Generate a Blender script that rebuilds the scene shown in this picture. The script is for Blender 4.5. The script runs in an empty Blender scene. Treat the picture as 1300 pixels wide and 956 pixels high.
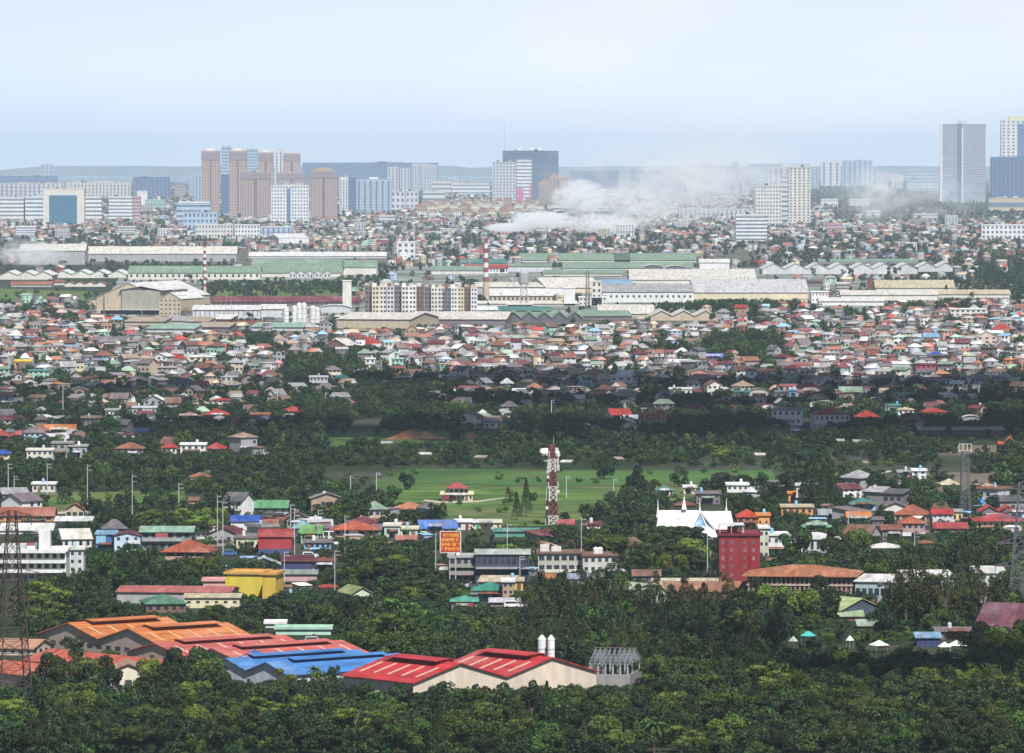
import bpy, math, random
import numpy as np
from mathutils import Vector
R = math.radians
rnd = random.Random(7)
F, H, Y0 = 8000.0, 130.0, 206.0          # focal length in photo pixels, eye height above the plain, horizon row
TH = math.atan((478 - Y0) / F)
CT, ST = math.cos(TH), math.sin(TH)
scene = bpy.context.scene
col = scene.collection

def P(x, y, z=0.0):
    """ground point (height z) seen at photo pixel x, y"""
    u, v = x - 650.0, 478.0 - y
    dx, dy, dz = u, F * CT + v * ST, -F * ST + v * CT
    t = (z - H) / dz
    return Vector((dx * t, dy * t, z))
def proj(x, y, z):
    dz = z - H
    d = y * CT - dz * ST
    return 650 + F * x / d, 478 - F * (y * ST + dz * CT) / d
def S(y):
    p = P(650, y)
    return F / (p.y * CT + H * ST)

# ---------------------------------------------------------------- materials
MC = {}
def _bsdf(name):
    m = bpy.data.materials.new(name); m.use_nodes = True
    nt = m.node_tree
    return m, nt, nt.nodes['Principled BSDF']
def _n(nt, t, **kw):
    n = nt.nodes.new(t)
    for k, v in kw.items(): setattr(n, k, v)
    return n
def _mixc(nt, fac, a, b, mode='MIX'):
    m = nt.nodes.new('ShaderNodeMix'); m.data_type = 'RGBA'; m.blend_type = mode
    for k, v in ((0, fac), (6, a), (7, b)):
        if hasattr(v, 'type') and hasattr(v, 'node'): nt.links.new(v, m.inputs[k])
        else: m.inputs[k].default_value = v if k == 0 else (*v, 1) if len(v) == 3 else v
    return m.outputs[2]
def _ramp(nt, src, a, b, lo=0.0, hi=1.0):
    m = nt.nodes.new('ShaderNodeMapRange')
    nt.links.new(src, m.inputs[0])
    m.inputs[1].default_value = a; m.inputs[2].default_value = b
    m.inputs[3].default_value = lo; m.inputs[4].default_value = hi
    return m.outputs[0]
def _noise(nt, scale, vec, detail=3.0, rough=0.55):
    n = nt.nodes.new('ShaderNodeTexNoise')
    n.inputs['Scale'].default_value = scale; n.inputs['Detail'].default_value = detail
    n.inputs['Roughness'].default_value = rough
    nt.links.new(vec, n.inputs['Vector'])
    return n.outputs['Fac']
def _pos(nt, kind='geo', scale=None):
    if kind == 'geo': v = nt.nodes.new('ShaderNodeNewGeometry').outputs['Position']
    else: v = nt.nodes.new('ShaderNodeTexCoord').outputs['Object']
    if scale:
        m = nt.nodes.new('ShaderNodeMapping'); m.inputs['Scale'].default_value = scale
        nt.links.new(v, m.inputs['Vector']); v = m.outputs['Vector']
    return v

def paint(c, rough=0.7, dirt=0.35, kind='wall', metal=0.0):
    """weathered wall / sheet-roof / plain surfaces; stains and streaks have shapes of their own"""
    key = (tuple(round(q, 3) for q in c), rough, dirt, kind)
    if key in MC: return MC[key]
    m, nt, b = _bsdf('%s_surface' % kind)
    geo = _pos(nt, 'geo')
    dark = tuple(q * (1 - dirt) for q in c)
    if kind == 'wall':
        f1 = _noise(nt, 1.0, _pos(nt, 'geo', (0.55, 0.55, 0.12)), 4)
        f2 = _noise(nt, 0.07, geo, 2)
        x = _mixc(nt, _ramp(nt, f1, 0.38, 0.72), c, dark)
        x = _mixc(nt, _ramp(nt, f2, 0.35, 0.7, 0.0, 0.45), x, tuple(0.7 * q + 0.3 * 0.25 for q in dark))
    elif kind == 'roof':
        f1 = _noise(nt, 1.0, _pos(nt, 'obj', (0.5, 0.05, 0.5)), 4)
        f2 = _noise(nt, 0.15, geo, 3)
        x = _mixc(nt, _ramp(nt, f1, 0.35, 0.75), c, dark)
        rust = (0.5 * c[0] + 0.08, 0.5 * c[1] + 0.04, 0.5 * c[2] + 0.02)
        x = _mixc(nt, _ramp(nt, f2, 0.52, 0.70, 0.0, 0.7), x, rust)
        pale = tuple(min(.75, q * .7 + .16) for q in c)
        x = _mixc(nt, _ramp(nt, _noise(nt, .035, geo, 5, .7), 0.50, 0.66, 0.0, 0.45), x, pale)
        br = nt.nodes.new('ShaderNodeTexBrick'); br.inputs['Scale'].default_value = 1.0; br.inputs['Brick Width'].default_value = 1.1; br.inputs['Row Height'].default_value = 5.5
        br.inputs['Color1'].default_value = (.78, .78, .78, 1); br.inputs['Color2'].default_value = (1.12, 1.1, 1.08, 1); br.inputs['Mortar'].default_value = (.6, .6, .6, 1); br.inputs['Mortar Size'].default_value = .03
        nt.links.new(_pos(nt, 'obj'), br.inputs['Vector'])
        x = _mixc(nt, 1.0, x, br.outputs['Color'], 'MULTIPLY')
        w = nt.nodes.new('ShaderNodeTexWave'); w.inputs['Scale'].default_value = 1.3
        nt.links.new(_pos(nt, 'obj'), w.inputs['Vector'])
        bp = nt.nodes.new('ShaderNodeBump'); bp.inputs['Strength'].default_value = 0.25; bp.inputs['Distance'].default_value = 0.05
        nt.links.new(w.outputs['Fac'], bp.inputs['Height']); nt.links.new(bp.outputs[0], b.inputs['Normal'])
    else:
        x = _mixc(nt, _ramp(nt, _noise(nt, 0.4, geo), 0.4, 0.7), c, dark)
    nt.links.new(x, b.inputs['Base Color'])
    b.inputs['Roughness'].default_value = rough
    b.inputs['Metallic'].default_value = metal
    b.inputs['Specular IOR Level'].default_value = 0.3
    MC[key] = m
    return m
def wallm(c): return paint(c, 0.85, 0.28, 'wall')
def roofm(c):
    k = .74 if max(c) - min(c) > .1 else .92
    c = tuple(q * k for q in c)
    return paint(c, 0.62, 0.5, 'roof')
def glass(c=(0.02, 0.025, 0.035), rough=0.2):
    key = ('glass', c, rough)
    if key in MC: return MC[key]
    m, nt, b = _bsdf('window_glass')
    x = _mixc(nt, _ramp(nt, _noise(nt, 0.35, _pos(nt)), 0.4, 0.65), c, tuple(q * 2.2 for q in c))
    nt.links.new(x, b.inputs['Base Color'])
    b.inputs['Roughness'].default_value = rough
    MC[key] = m
    return m

C = dict(white=(.66, .66, .65), offwhite=(.6, .58, .52), cream=(.60, .53, .36), beige=(.46, .38, .28), grey=(.33, .33, .34),
         lightgrey=(.5, .51, .53), concrete=(.27, .26, .25), red=(.42, .04, .03), brick=(.24, .08, .055), terracotta=(.33, .13, .075),
         maroon=(.17, .035, .045), orange=(.62, .22, .05), yellow=(.68, .50, .05), green=(.24, .36, .26), mint=(.32, .5, .40),
         teal=(.07, .24, .20), blue=(.03, .10, .45), sky=(.22, .42, .60), pink=(.58, .30, .28), mauve=(.17, .14, .155),
         brown=(.17, .09, .06), darkgrey=(.10, .10, .11), rust=(.21, .10, .07), lime=(.36, .48, .18), purple=(.12, .08, .22),
         glassblue=(.05, .12, .26), paleblue=(.36, .46, .58), tan=(.38, .27, .19))

# ---------------------------------------------------------------- mesh building
class MB:
    def __init__(s): s.v = []; s.f = []
    def face(s, *pts):
        i = len(s.v); s.v += [tuple(p) for p in pts]; s.f.append(tuple(range(i, i + len(pts))))
    def hexa(s, b, t):                       # bottom ring (ccw), top ring
        i = len(s.v); n = len(b); s.v += [tuple(p) for p in b] + [tuple(p) for p in t]
        s.f.append(tuple(range(i + n - 1, i - 1, -1))); s.f.append(tuple(range(i + n, i + 2 * n)))
        for k in range(n):
            j = (k + 1) % n; s.f.append((i + k, i + j, i + n + j, i + n + k))
    def box(s, x0, x1, y0, y1, z0, z1, tx=0.0, ty=0.0):
        s.hexa([(x0, y0, z0), (x1, y0, z0), (x1, y1, z0), (x0, y1, z0)],
               [(x0 + tx, y0 + ty, z1), (x1 - tx, y0 + ty, z1), (x1 - tx, y1 - ty, z1), (x0 + tx, y1 - ty, z1)])
    def bar(s, a, b, w, w2=None, n=4):
        a, b = Vector(a), Vector(b); d = b - a
        if d.length < 1e-6: return
        q = d.to_track_quat('Z', 'Y'); w2 = w if w2 is None else w2
        ra, rb = [], []
        for k in range(n):
            t = 2 * math.pi * (k + .5) / n
            o = Vector((math.cos(t), math.sin(t), 0))
            ra.append(a + q @ (o * w)); rb.append(b + q @ (o * w2))
        s.hexa(ra, rb)
    def lathe(s, x, y, prof, n=12):          # prof: [(r, z)...]
        i = len(s.v)
        for r, z in prof:
            for k in range(n):
                t = 2 * math.pi * k / n; s.v.append((x + r * math.cos(t), y + r * math.sin(t), z))
        for a in range(len(prof) - 1):
            for k in range(n):
                j = (k + 1) % n; s.f.append((i + a * n + k, i + a * n + j, i + (a + 1) * n + j, i + (a + 1) * n + k))
        s.f.append(tuple(i + (len(prof) - 1) * n + k for k in range(n)))
    def sheet(s, pts, th=0.2):               # sloping sheet with thickness
        s.hexa([(p[0], p[1], p[2] - th) for p in pts], pts)
    def mesh(s, name, mat):
        me = bpy.data.meshes.new(name); me.from_pydata([tuple(v) for v in s.v], [], s.f)
        if mat: me.materials.append(mat)
        me.update(); return me
    def build(s, name, mat, parent=None, loc=None, rz=None):
        return link(name, s.mesh(name, mat), parent, loc, rz)
def link(name, me, parent=None, loc=None, rz=None):
    o = bpy.data.objects.new(name, me); col.objects.link(o)
    if parent: o.parent = parent
    if loc is not None: o.location = loc
    if rz is not None: o.rotation_euler = (0, 0, rz)
    return o
def tag(o, label=None, cat=None, group=None, kind=None):
    if label: o['label'] = label
    if cat: o['category'] = cat
    if group: o['group'] = group
    if kind: o['kind'] = kind
    return o
def empty(name, loc, rz=0.0, label=None, cat=None, group=None):
    e = link(name, None, None, loc, rz); e.empty_display_size = 1
    return tag(e, label, cat, group)
def np_mesh(name, verts, quads, mat, cols=None):
    """verts N x 3, quads M x 4; cols: M x 3 base colour per face"""
    me = bpy.data.meshes.new(name)
    me.vertices.add(len(verts)); me.vertices.foreach_set('co', verts.astype(np.float32).ravel())
    m = len(quads)
    me.loops.add(4 * m); me.loops.foreach_set('vertex_index', quads.astype(np.int32).ravel())
    me.polygons.add(m); me.polygons.foreach_set('loop_start', np.arange(0, 4 * m, 4, dtype=np.int32))
    if cols is not None:
        a = me.color_attributes.new('Col', 'FLOAT_COLOR', 'CORNER')
        c = np.ones((m, 4, 4), np.float32); c[:, :, :3] = cols[:, None, :]
        a.data.foreach_set('color', c.ravel())
    me.materials.append(mat); me.update(calc_edges=True); me.validate()
    return me

# ---------------------------------------------------------------- what stands where (for filling in between)
LAND = []      # (x0, ytop, x1, ybase) of hand-placed things in photo pixels, and footprint
def reserve(x0, yt, x1, yb, origin=None, yaw=0, w=0, dep=0, keep=0.75):
    LAND.append((x0, yt, x1, yb, origin, yaw, w, dep, keep))

# ---------------------------------------------------------------- generic building
ZB = -0.3
def roof_mesh(kind, w, d, h, rise, ov, n=1, th=0.22):
    m = MB(); hw = w / 2
    if kind == 'hip':
        x0, x1, y0, y1 = -hw - ov, hw + ov, -ov, d + ov
        k = min(x1 - x0, y1 - y0) / 2
        e = h - 0.02
        if x1 - x0 >= y1 - y0:
            a, b = (x0 + k * .98, (y0 + y1) / 2, h + rise), (x1 - k * .98, (y0 + y1) / 2, h + rise)
            m.sheet([(x0, y0, e), (x1, y0, e), b, a], th); m.sheet([(x1, y1, e), (x0, y1, e), a, b], th)
            m.sheet([(x1, y0, e), (x1, y1, e), b], th); m.sheet([(x0, y1, e), (x0, y0, e), a], th)
        else:
            a, b = (0, y0 + k * .98, h + rise), (0, y1 - k * .98, h + rise)
            m.sheet([(x0, y0, e), (x1, y0, e), a], th); m.sheet([(x1, y1, e), (x0, y1, e), b], th)
            m.sheet([(x1, y0, e), (x1, y1, e), b, a], th); m.sheet([(x0, y1, e), (x0, y0, e), a, b], th)
    elif kind == 'gx':
        x0, x1 = -hw - ov, hw + ov; sl = rise / (d / 2)
        e = h - sl * ov
        m.sheet([(x0, -ov, e), (x1, -ov, e), (x1, d / 2, h + rise), (x0, d / 2, h + rise)], th)
        m.sheet([(x1, d + ov, e), (x0, d + ov, e), (x0, d / 2, h + rise), (x1, d / 2, h + rise)], th)
    elif kind == 'gy':
        step = w / n; sl = rise / (step / 2)
        for i in range(n):
            xa, xb = -hw + i * step, -hw + (i + 1) * step; xm = (xa + xb) / 2
            ea = h - (sl * ov if i == 0 else 0); eb = h - (sl * ov if i == n - 1 else 0)
            if i == 0: xa -= ov
            if i == n - 1: xb += ov
            m.sheet([(xa, -ov, ea + .01), (xm, -ov, h + rise), (xm, d + ov, h + rise), (xa, d + ov, ea + .01)][::-1], th)
            m.sheet([(xm, -ov, h + rise), (xb, -ov, eb + .01), (xb, d + ov, eb + .01), (xm, d + ov, h + rise)][::-1], th)
    elif kind == 'shed':
        m.sheet([(-hw - ov, -ov, h), (hw + ov, -ov, h), (hw + ov, d + ov, h + rise), (-hw - ov, d + ov, h + rise)], th)
    elif kind == 'barrel':
        k = 8
        for i in range(k):
            a, b = math.pi * i / k, math.pi * (i + 1) / k
            xa, xb = -hw * math.cos(a), -hw * math.cos(b)
            m.sheet([(xa, -ov, h + rise * math.sin(a)), (xb, -ov, h + rise * math.sin(b)), (xb, d + ov, h + rise * math.sin(b)), (xa, d + ov, h + rise * math.sin(a))][::-1], th)
    else:                                                   # flat with parapet
        m.box(-hw - ov, hw + ov, -ov, d + ov, h, h + .25)
        p, t = max(.5, rise), .25
        X0, X1, Y_0, Y_1 = -hw - ov, hw + ov, -ov, d + ov
        m.box(X0, X1, Y_0, Y_0 + t, h + .25, h + .25 + p); m.box(X0, X1, Y_1 - t, Y_1, h + .25, h + .25 + p)
        m.box(X0, X0 + t, Y_0 + t, Y_1 - t, h + .25, h + .25 + p); m.box(X1 - t, X1, Y_0 + t, Y_1 - t, h + .25, h + .25 + p)
    return m
def wall_mesh(kind, w, d, h, rise, n=1):
    m = MB(); hw = w / 2
    m.box(-hw, hw, 0, d, ZB, h)
    e = 0.03
    if kind == 'gx':
        for x in (-hw, hw): m.hexa([(x - e, 0, h), (x + e, 0, h), (x + e, d, h), (x - e, d, h)], [(x - e, d / 2, h + rise - .25), (x + e, d / 2, h + rise - .25), (x + e, d / 2 + .01, h + rise - .25), (x - e, d / 2 + .01, h + rise - .25)])
    if kind == 'gy':
        st = w / n
        for i in range(n):
            xa = -hw + i * st
            for y in (0.01, d - 2 * e - .01):
                m.hexa([(xa, y, h), (xa + st, y, h), (xa + st, y + 2 * e, h), (xa, y + 2 * e, h)], [(xa + st / 2, y, h + rise - .25), (xa + st / 2 + .01, y, h + rise - .25), (xa + st / 2 + .01, y + 2 * e, h + rise - .25), (xa + st / 2, y + 2 * e, h + rise - .25)])
    if kind == 'shed':
        m.hexa([(-hw, 0, h), (hw, 0, h), (hw, d, h), (-hw, d, h)], [(-hw, .0, h + .01), (hw, .0, h + .01), (hw, d, h + rise - .25), (-hw, d, h + rise - .25)])
    if kind == 'barrel':
        k = 8; pts = [(-hw * math.cos(math.pi * i / k), rise * math.sin(math.pi * i / k)) for i in range(k + 1)]
        for y in (0.01, d - 2 * e):
            m.hexa([(x, y, h + z) for x, z in pts], [(x, y + 2 * e, h + z) for x, z in pts])
    return m
WIN = {}
def window(parent, x, z, w, h, y=0.0, side=0, m=None, name='window'):
    key = (round(w, 2), round(h, 2), m.name if m else '')
    if key not in WIN:
        b = MB(); b.box(-w / 2, w / 2, -0.06, 0.05, -h / 2, h / 2); WIN[key] = b.mesh('window', m or glass())
    o = link(name, WIN[key], parent)
    o.location = (x, y, z)
    if side: o.rotation_euler = (0, 0, side)
    return o
def window_grid(root, w, h, floors, bays, fw=.5, fh=.45, z0=0.0, gm=None, side_d=0, lim=100, x_off=0.0, stuff=True):
    fl, bw = h / floors, w / bays; cells = []
    for f in range(floors - 1, -1, -1):
        for b in range(bays): cells.append((x_off - w / 2 + (b + .5) * bw, z0 + (f + .55) * fl))
    for x, z in cells[:lim]: window(root, x, z, bw * fw, fl * fh, m=gm)
    if cells[lim:]:
        b = MB()
        for x, z in cells[lim:]: b.box(x - bw * fw / 2, x + bw * fw / 2, -.06, .05, z - fl * fh / 2, z + fl * fh / 2)
        tag(b.build('window', gm or glass(), root), kind='stuff')
    if side_d:
        nb = max(1, int(side_d / bw))
        nb = min(nb, 4)
        for f in range(floors):
            for b in range(nb):
                for sx, rz in ((-1, -math.pi / 2), (1, math.pi / 2)):
                    if lim - len(cells) <= 0: break
                    o = window(root, sx * w / 2 + x_off, z0 + (f + .55) * fl, side_d / nb * fw, fl * fh, m=gm, side=rz)
                    o.location.y = (b + .5) * side_d / nb

def bld(name, label, cat, x0, x1, yb, hpx, dep=12, yaw=0, wall='offwhite', roof=('flat', 0, 'grey'), win=None, group=None,
        n=1, ov=0.5, keep=0.75, gm=None, z0=0.0, bands=None, side=True, res=True):
    s = S(yb); o = P((x0 + x1) / 2, yb); a = R(yaw)
    w = (x1 - x0) / s / max(.2, math.cos(a)); h = hpx / s
    root = empty(name, o, a, label, cat, group)
    wc = C[wall] if isinstance(wall, str) else wall
    rk, rr, rc = roof; rc = C[rc] if isinstance(rc, str) else rc
    rise = rr / s
    wall_mesh(rk, w, dep, h, rise, n).build('wall', wallm(wc), root)
    roof_mesh(rk, w, dep, h, rise, ov, n, th=.22 if h < 25 else .5).build('roof', roofm(rc) if rk != 'flat' else wallm(rc), root)
    if win:
        fl, ba = win[0], win[1]; fw = win[2] if len(win) > 2 else .45; fh = win[3] if len(win) > 3 else .42
        window_grid(root, w, h, fl, ba, fw, fh, gm=gm, side_d=dep if side and abs(yaw) > 8 and dep < 40 else 0)
    if bands:                                # (how many, colour, proud, height fraction)
        nb, bc, pr, bh = bands; fl = h / nb
        b = MB(); b.box(-w / 2 - pr, w / 2 + pr, -pr, dep + pr, -fl * bh / 2, fl * bh / 2)
        bm = b.mesh('floor_band', wallm(C[bc]) if bc in C else glass((.07, .10, .15), .3))
        for k in range(nb):
            q = link('floor_band', bm, root); q.location = (0, 0, (k + .5) * fl)
    if keep == .75 and name in ('house', 'hut'): keep = .5
    if res: reserve(x0, yb - hpx - rr, x1, yb, o, a, w, dep, keep)
    return root, w, h, s
# ---------------------------------------------------------------- light and air
SUN_EL, SUN_AZ, SUN_E = 54, 162, 5.0
SKY_STR, DUST, CLOUD = 0.05, 1.0, (12.6, 14.0, 16.2)
HAZE_D, HAZE_COL, HAZE_TOP = 2.2e-5, (.68, .835, 1.0, 1), 420.0
EXPO = 0.6
# ================================================================ far city: towers, far landmarks
TG = 'towers of the far skyline'
def tower(label, x0, x1, yb, yt, wall, style='bands', n=16, dep=30, yaw=0, top=None, cat='tower', name='high_rise_tower', gm=None, group=None, m=None, keep=.8):
    s = S(yb); hp = yb - yt
    kw = {}
    if style == 'bands': kw['bands'] = (n, gm or 'glass', .35, .36)
    if style == 'grid': kw['win'] = (n, m or max(4, int((x1 - x0) / 3.2)), .5, .5)
    root, w, h, s = bld(name, label, cat, x0, x1, yb, hp, dep=dep, yaw=yaw, wall=wall, roof=('flat', 1.2 * s, wall), group=group, gm=glass((.04, .07, .12), .3), keep=keep, **kw)
    if style == 'columns':
        k = (m or 5) if isinstance(wall, str) else int((m or 5) * 1.5); b = MB(); cw = w / k * .3; b.box(-cw / 2, cw / 2, -.5, .1, h * .03, h * .97); me = b.mesh('window_column', glass((.08, .09, .14), .4) if isinstance(wall, str) else wallm(tuple(q * .5 for q in wall)))
        for i in range(k):
            q = link('window_column', me, root); q.location = (-w / 2 + (i + .5) * w / k, 0, 0)
        b = MB(); b.box(-w / 2 - .3, w / 2 + .3, -.35, dep, -h / n * .12, h / n * .12); me = b.mesh('floor_band', wallm(tuple(q * .6 for q in (C[wall] if isinstance(wall, str) else wall))))
        for i in range(1, n):
            q = link('floor_band', me, root); q.location = (0, 0, i * h / n)
    if style == 'columns' and not isinstance(wall, str):
        b = MB(); rw = .05; b.box(-w * rw, w * rw, -.9, .1, 0, h * .97); b.build('recess_shade_strip', wallm((.14, .12, .15)), root)  # proud dark strip: the shade of a recess put into its colour
        b = MB(); b.box(-w / 2 - .5, w / 2 + .5, -1.0, dep * .6, h * .86, h * .985); b.build('crown_floors', wallm((.24, .20, .22)), root)
    if top:
        tw, th_, tc = top; b = MB(); b.box(-w * tw / 2, w * tw / 2, dep * .2, dep * .8, h + .3, h + th_ / s); b.build('roof_block', wallm(C[tc]), root)
    elif h > 25:
        b = MB(); hr_ = random.Random(int(x0)); 
        for q_ in range(3):
            xx_ = w * hr_.uniform(-.38, .2); ww_ = w * hr_.uniform(.08, .2); b.box(xx_, xx_ + ww_, dep * .3, dep * .6, h + .3, h + hr_.uniform(3, 7)); 
        b.bar((w * .3, dep * .4, h), (w * .3, dep * .4, h + 10), .35); b.build('roof_plant', wallm((.38, .38, .4)), root)
    return root, w, h, s
gb = glass((.06, .10, .18), .25)
bt = 'brown condominium towers'
tower('pinkish brown condominium tower with white crown, first of the brown cluster from the open water', 256, 279, 274, 192, (.46, .34, .30), 'columns', 22, top=(.5, 4, 'white'), m=5)
tower('pinkish brown condominium tower with white crown, standing between the two slim blue glass towers', 291, 313, 275, 192, (.46, .34, .30), 'columns', 22, top=(.5, 4, 'white'), m=5)
tower('brown condominium tower with white crown rising behind the slim pale white one', 328, 347, 266, 194, (.46, .34, .30), 'columns', 20, top=(.5, 4, 'white'), m=4)
tower('brown condominium tower with flat crown rising right above the white grid office block', 360, 381, 264, 195, (.46, .34, .30), 'columns', 20, top=(.7, 2, 'offwhite'), m=4)
tower('broad brown condominium slab with dark upper floors in front of the tall brown cluster', 306, 343, 277, 219, (.42, .32, .29), 'columns', 18, m=7)
tower('wide brown condominium slab just behind the white grid office block', 352, 388, 270, 220, (.42, .32, .29), 'columns', 16, m=7)
tower('brown condominium tower between the white grid office block and the pale hotel wing', 394, 428, 278, 217, (.42, .32, .29), 'columns', 17, m=7, top=(.6, 4, 'tan'))
tower('slim pale blue glass tower peeping out behind two brown towers', 281, 293, 260, 187, 'paleblue', 'bands', 18)
tower('short deep blue glass tower wedged low between brown towers', 281, 291, 275, 223, 'glassblue', 'bands', 14)
tower('pale blue tower with flat top behind the brown cluster', 313, 327, 258, 190, 'paleblue', 'bands', 18)
tower('slim white tower standing among the brown towers', 349, 359, 262, 191, 'white', 'columns', 18, m=2)
tower('slim pale tower with white edge beside the first brown tower', 247, 256, 262, 222, 'paleblue', 'columns', 12, m=2)
r, w, h, s = tower('white office block with a square window grid and blue centre strip', 344, 392, 284, 236, 'white', 'grid', 11, m=13, keep=.9)
b = MB(); b.box(-w * .08, w * .02, -.9, .2, 0, h * .93); b.build('glass_strip', gb, r)
tower('white hotel wing with round crowned corner beside brown tower', 431, 442, 272, 226, 'white', 'columns', 12, m=3)
tower('blue glass hotel block between two pale wings', 442, 452, 271, 226, 'glassblue', 'bands', 12)
tower('pale green grey office block with vertical blue strip and roof dome', 452, 497, 270, 228, 'paleblue', 'columns', 12, m=6, top=(.25, 3, 'white'))
tower('low pale office block with dark glass squares and white eave', 496, 514, 266, 243, 'lightgrey', 'grid', 3, m=3)
tower('low pale office cube with blue glass squares beside villa roofs', 515, 531, 266, 243, 'lightgrey', 'grid', 3, m=3)
# pale blocks behind with the long dark blue mass
tower('very long flat topped blue grey building stretching behind the brown towers', 384, 556, 242, 207, 'glassblue', 'bands', 9, dep=90, name='long_building', cat='building')
for i, (a, b_, t, l) in enumerate([(492, 506, 212, 'pale narrow block by the end of the long blue building'), (508, 521, 214, 'pale block with a small domed tower before the long blue building'),
                                   (523, 533, 208, 'pale slab with dark side strip near the bay'), (534, 545, 208, 'pale slab between two dark gaps near the bay'), (545, 555, 210, 'pale end slab next to the open bay')]):
    tower(l, a, b_, 243, t, 'lightgrey', 'columns', 8, m=3, group=None)
tower('white low building with bright roof by the bay', 549, 573, 248, 231, 'offwhite', 'bands', 3, dep=50, name='low_building', cat='building')
tower('long pale low terminal beside the bay with flat white roof', 574, 622, 247, 233, 'white', 'bands', 3, dep=60, name='low_building', cat='building')
tower('pale curved roof hall near the terracotta villas', 537, 565, 256, 243, 'offwhite', 'bands', 2, dep=50, name='low_building', cat='building')
# blue slab group
r, w, h, s = tower('huge dark blue glass slab tower with dishes and a mast on its roof', 638, 709, 255, 192, (.035, .07, .15), 'bands', 20, dep=50, gm=None)
for k in (-.2, 0.02, .16):
    b = MB(); b.lathe(w * k, 15, [(3 / s, h + 1), (3 / s, h + 2.5 / s), (1 / s, h + 4 / s)], 8); b.build('roof_dome', wallm(C['white']), r)
b = MB(); b.bar((-w * .46, 10, h), (-w * .46, 10, h + 36 / s), .5 / s, .25 / s); b.build('mast', wallm(C['grey']), r)
tower('pale grid tower with magenta painted foot in front of the blue slab', 625, 655, 261, 206, 'lightgrey', 'grid', 14, m=7)
r, w, h, s = tower('pale tower striped with purple window bands beside the magenta wall', 656, 675, 262, 204, 'white', 'bands', 13)
b = MB(); b.box(-w / 2, -w * .05, -1.6, -.5, 0, h * .4); b.build('painted_panel', wallm((.5, .12, .3)), r)
b = MB(); b.box(w * .36, w / 2 + .5, -1.6, -.5, 0, h * .48); b.build('painted_panel', wallm((.5, .14, .25)), r)
for a, b_, t, l in [(684, 697, 228, 'small terracotta topped tower before the blue slab'), (697, 710, 221, 'terracotta tower with stepped turret, tallest of the trio'), (708, 721, 226, 'terracotta tower with a pyramid cap beside the smoke')]:
    r, w, h, s = tower(l, a, b_, 262, t + 3, 'tan', 'columns', 8, m=3, group=None)
    b = MB(); b.hexa([(-w * .5, 0, h + .5), (w * .5, 0, h + .5), (w * .5, 28, h + .5), (-w * .5, 28, h + .5)], [(-.5, 13, h + 4 / s), (.5, 13, h + 4 / s), (.5, 14, h + 4 / s), (-.5, 14, h + 4 / s)]); b.build('pyramid_roof', roofm(C['terracotta']), r)
# long dark block with cranes
tower('long blue grey complex below the tower cranes', 724, 786, 243, 217, 'glassblue', 'bands', 7, dep=80, name='long_building', cat='building')
tower('pale grey complex with a white centre stripe, behind the smoke column', 786, 800, 242, 219, 'lightgrey', 'bands', 7, dep=60, name='long_building', cat='building')
tower('long blue grey complex reaching into the smoke', 800, 878, 241, 217, 'glassblue', 'bands', 7, dep=80, name='long_building', cat='building')
tower('grey towered block with twin roof cores in the smoke', 880, 915, 243, 210, 'paleblue', 'bands', 8, top=(.3, 3, 'paleblue'))
tower('pale banded block in thin smoke beside the flat roofed hall', 900, 928, 246, 213, 'paleblue', 'bands', 8)
tower('broad blue grey block with light roof edge near the cream tower', 950, 992, 240, 208, 'paleblue', 'bands', 8, top=(.9, 1.4, 'white'))
tower('dim pale block between the flat roofed block and cream tower', 975, 1002, 244, 212, 'lightgrey', 'columns', 8, m=4)
tower('squat white civic building with many windows below the cranes', 748, 806, 253, 241, 'white', 'grid', 2, m=20, dep=40, name='civic_building', cat='building')
tower('low pale hall with columns amid smoke, beside the long roof', 862, 955, 277, 266, 'lightgrey', 'columns', 2, m=16, dep=70, name='long_hall', cat='building')
tower('wide white roofed arena under the smoke plume', 700, 772, 268, 262, 'white', 'bands', 1, dep=80, name='low_hall', cat='building')
tower('cream and blue tower with pale upper grid beside the tallest cream tower', 958, 992, 287, 236, 'offwhite', 'grid', 11, m=9)
tower('grey tower stub just behind the cream tower', 992, 1002, 283, 222, 'lightgrey', 'bands', 10)
r, w, h, s = tower('tall cream tower with fine window grid and roof frame', 1001, 1029, 286, 213, (.60, .57, .48), 'grid', 20, m=5, keep=.92)
b = MB()
for k in (-.45, -.15, .15, .45): b.bar((w * k, 4, h), (w * k, 4, h + 5 / s), .7)
b.box(-w * .5, w * .5, 3, 5, h + 4 / s, h + 5 / s); b.build('roof_frame', wallm(C['grey']), r)
tower('ghostly pale twin block far beyond the trees', 1042, 1067, 236, 205, 'white', 'columns', 8, m=3)
tower('blue grey curved office block with a mast', 1069, 1108, 236, 204, 'paleblue', 'columns', 8, m=6)
tower('low blue box building near the tallest tower', 1151, 1192, 242, 216, 'paleblue', 'bands', 6)
r, w, h, s = tower('tallest lavender grey tower with two shafts and pale balcony line', 1194, 1251, 258, 158, (.40, .41, .47), 'bands', 34, top=(.2, 5, 'lightgrey'))
b = MB(); b.box(-w * .51, -w * .46, -1.2, 2, 0, h * 1.02); b.build('corner_fin', wallm(C['white']), r)
b = MB(); b.box(-w * .03, w * .0, -1.2, 2, 0, h * .95); b.build('corner_fin', wallm(C['white']), r)
b = MB(); b.box(-w * .13, -w * .03, -.8, 2, 0, h * 1.01); b.build('glass_strip', gb, r)
tower('dark blue glass office block before the pale grid tower', 1258, 1306, 258, 200, 'glassblue', 'columns', 12, m=9)
r, w, h, s = tower('tall pale grid tower cut by the frame edge behind blue glass', 1271, 1320, 256, 153, 'white', 'grid', 24, m=8, dep=40, top=(.6, 5, 'cream'))
b = MB(); b.box(-w * .08, w * .5, -.9, 2, 0, h * .96); b.build('glass_strip', gb, r)
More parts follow.
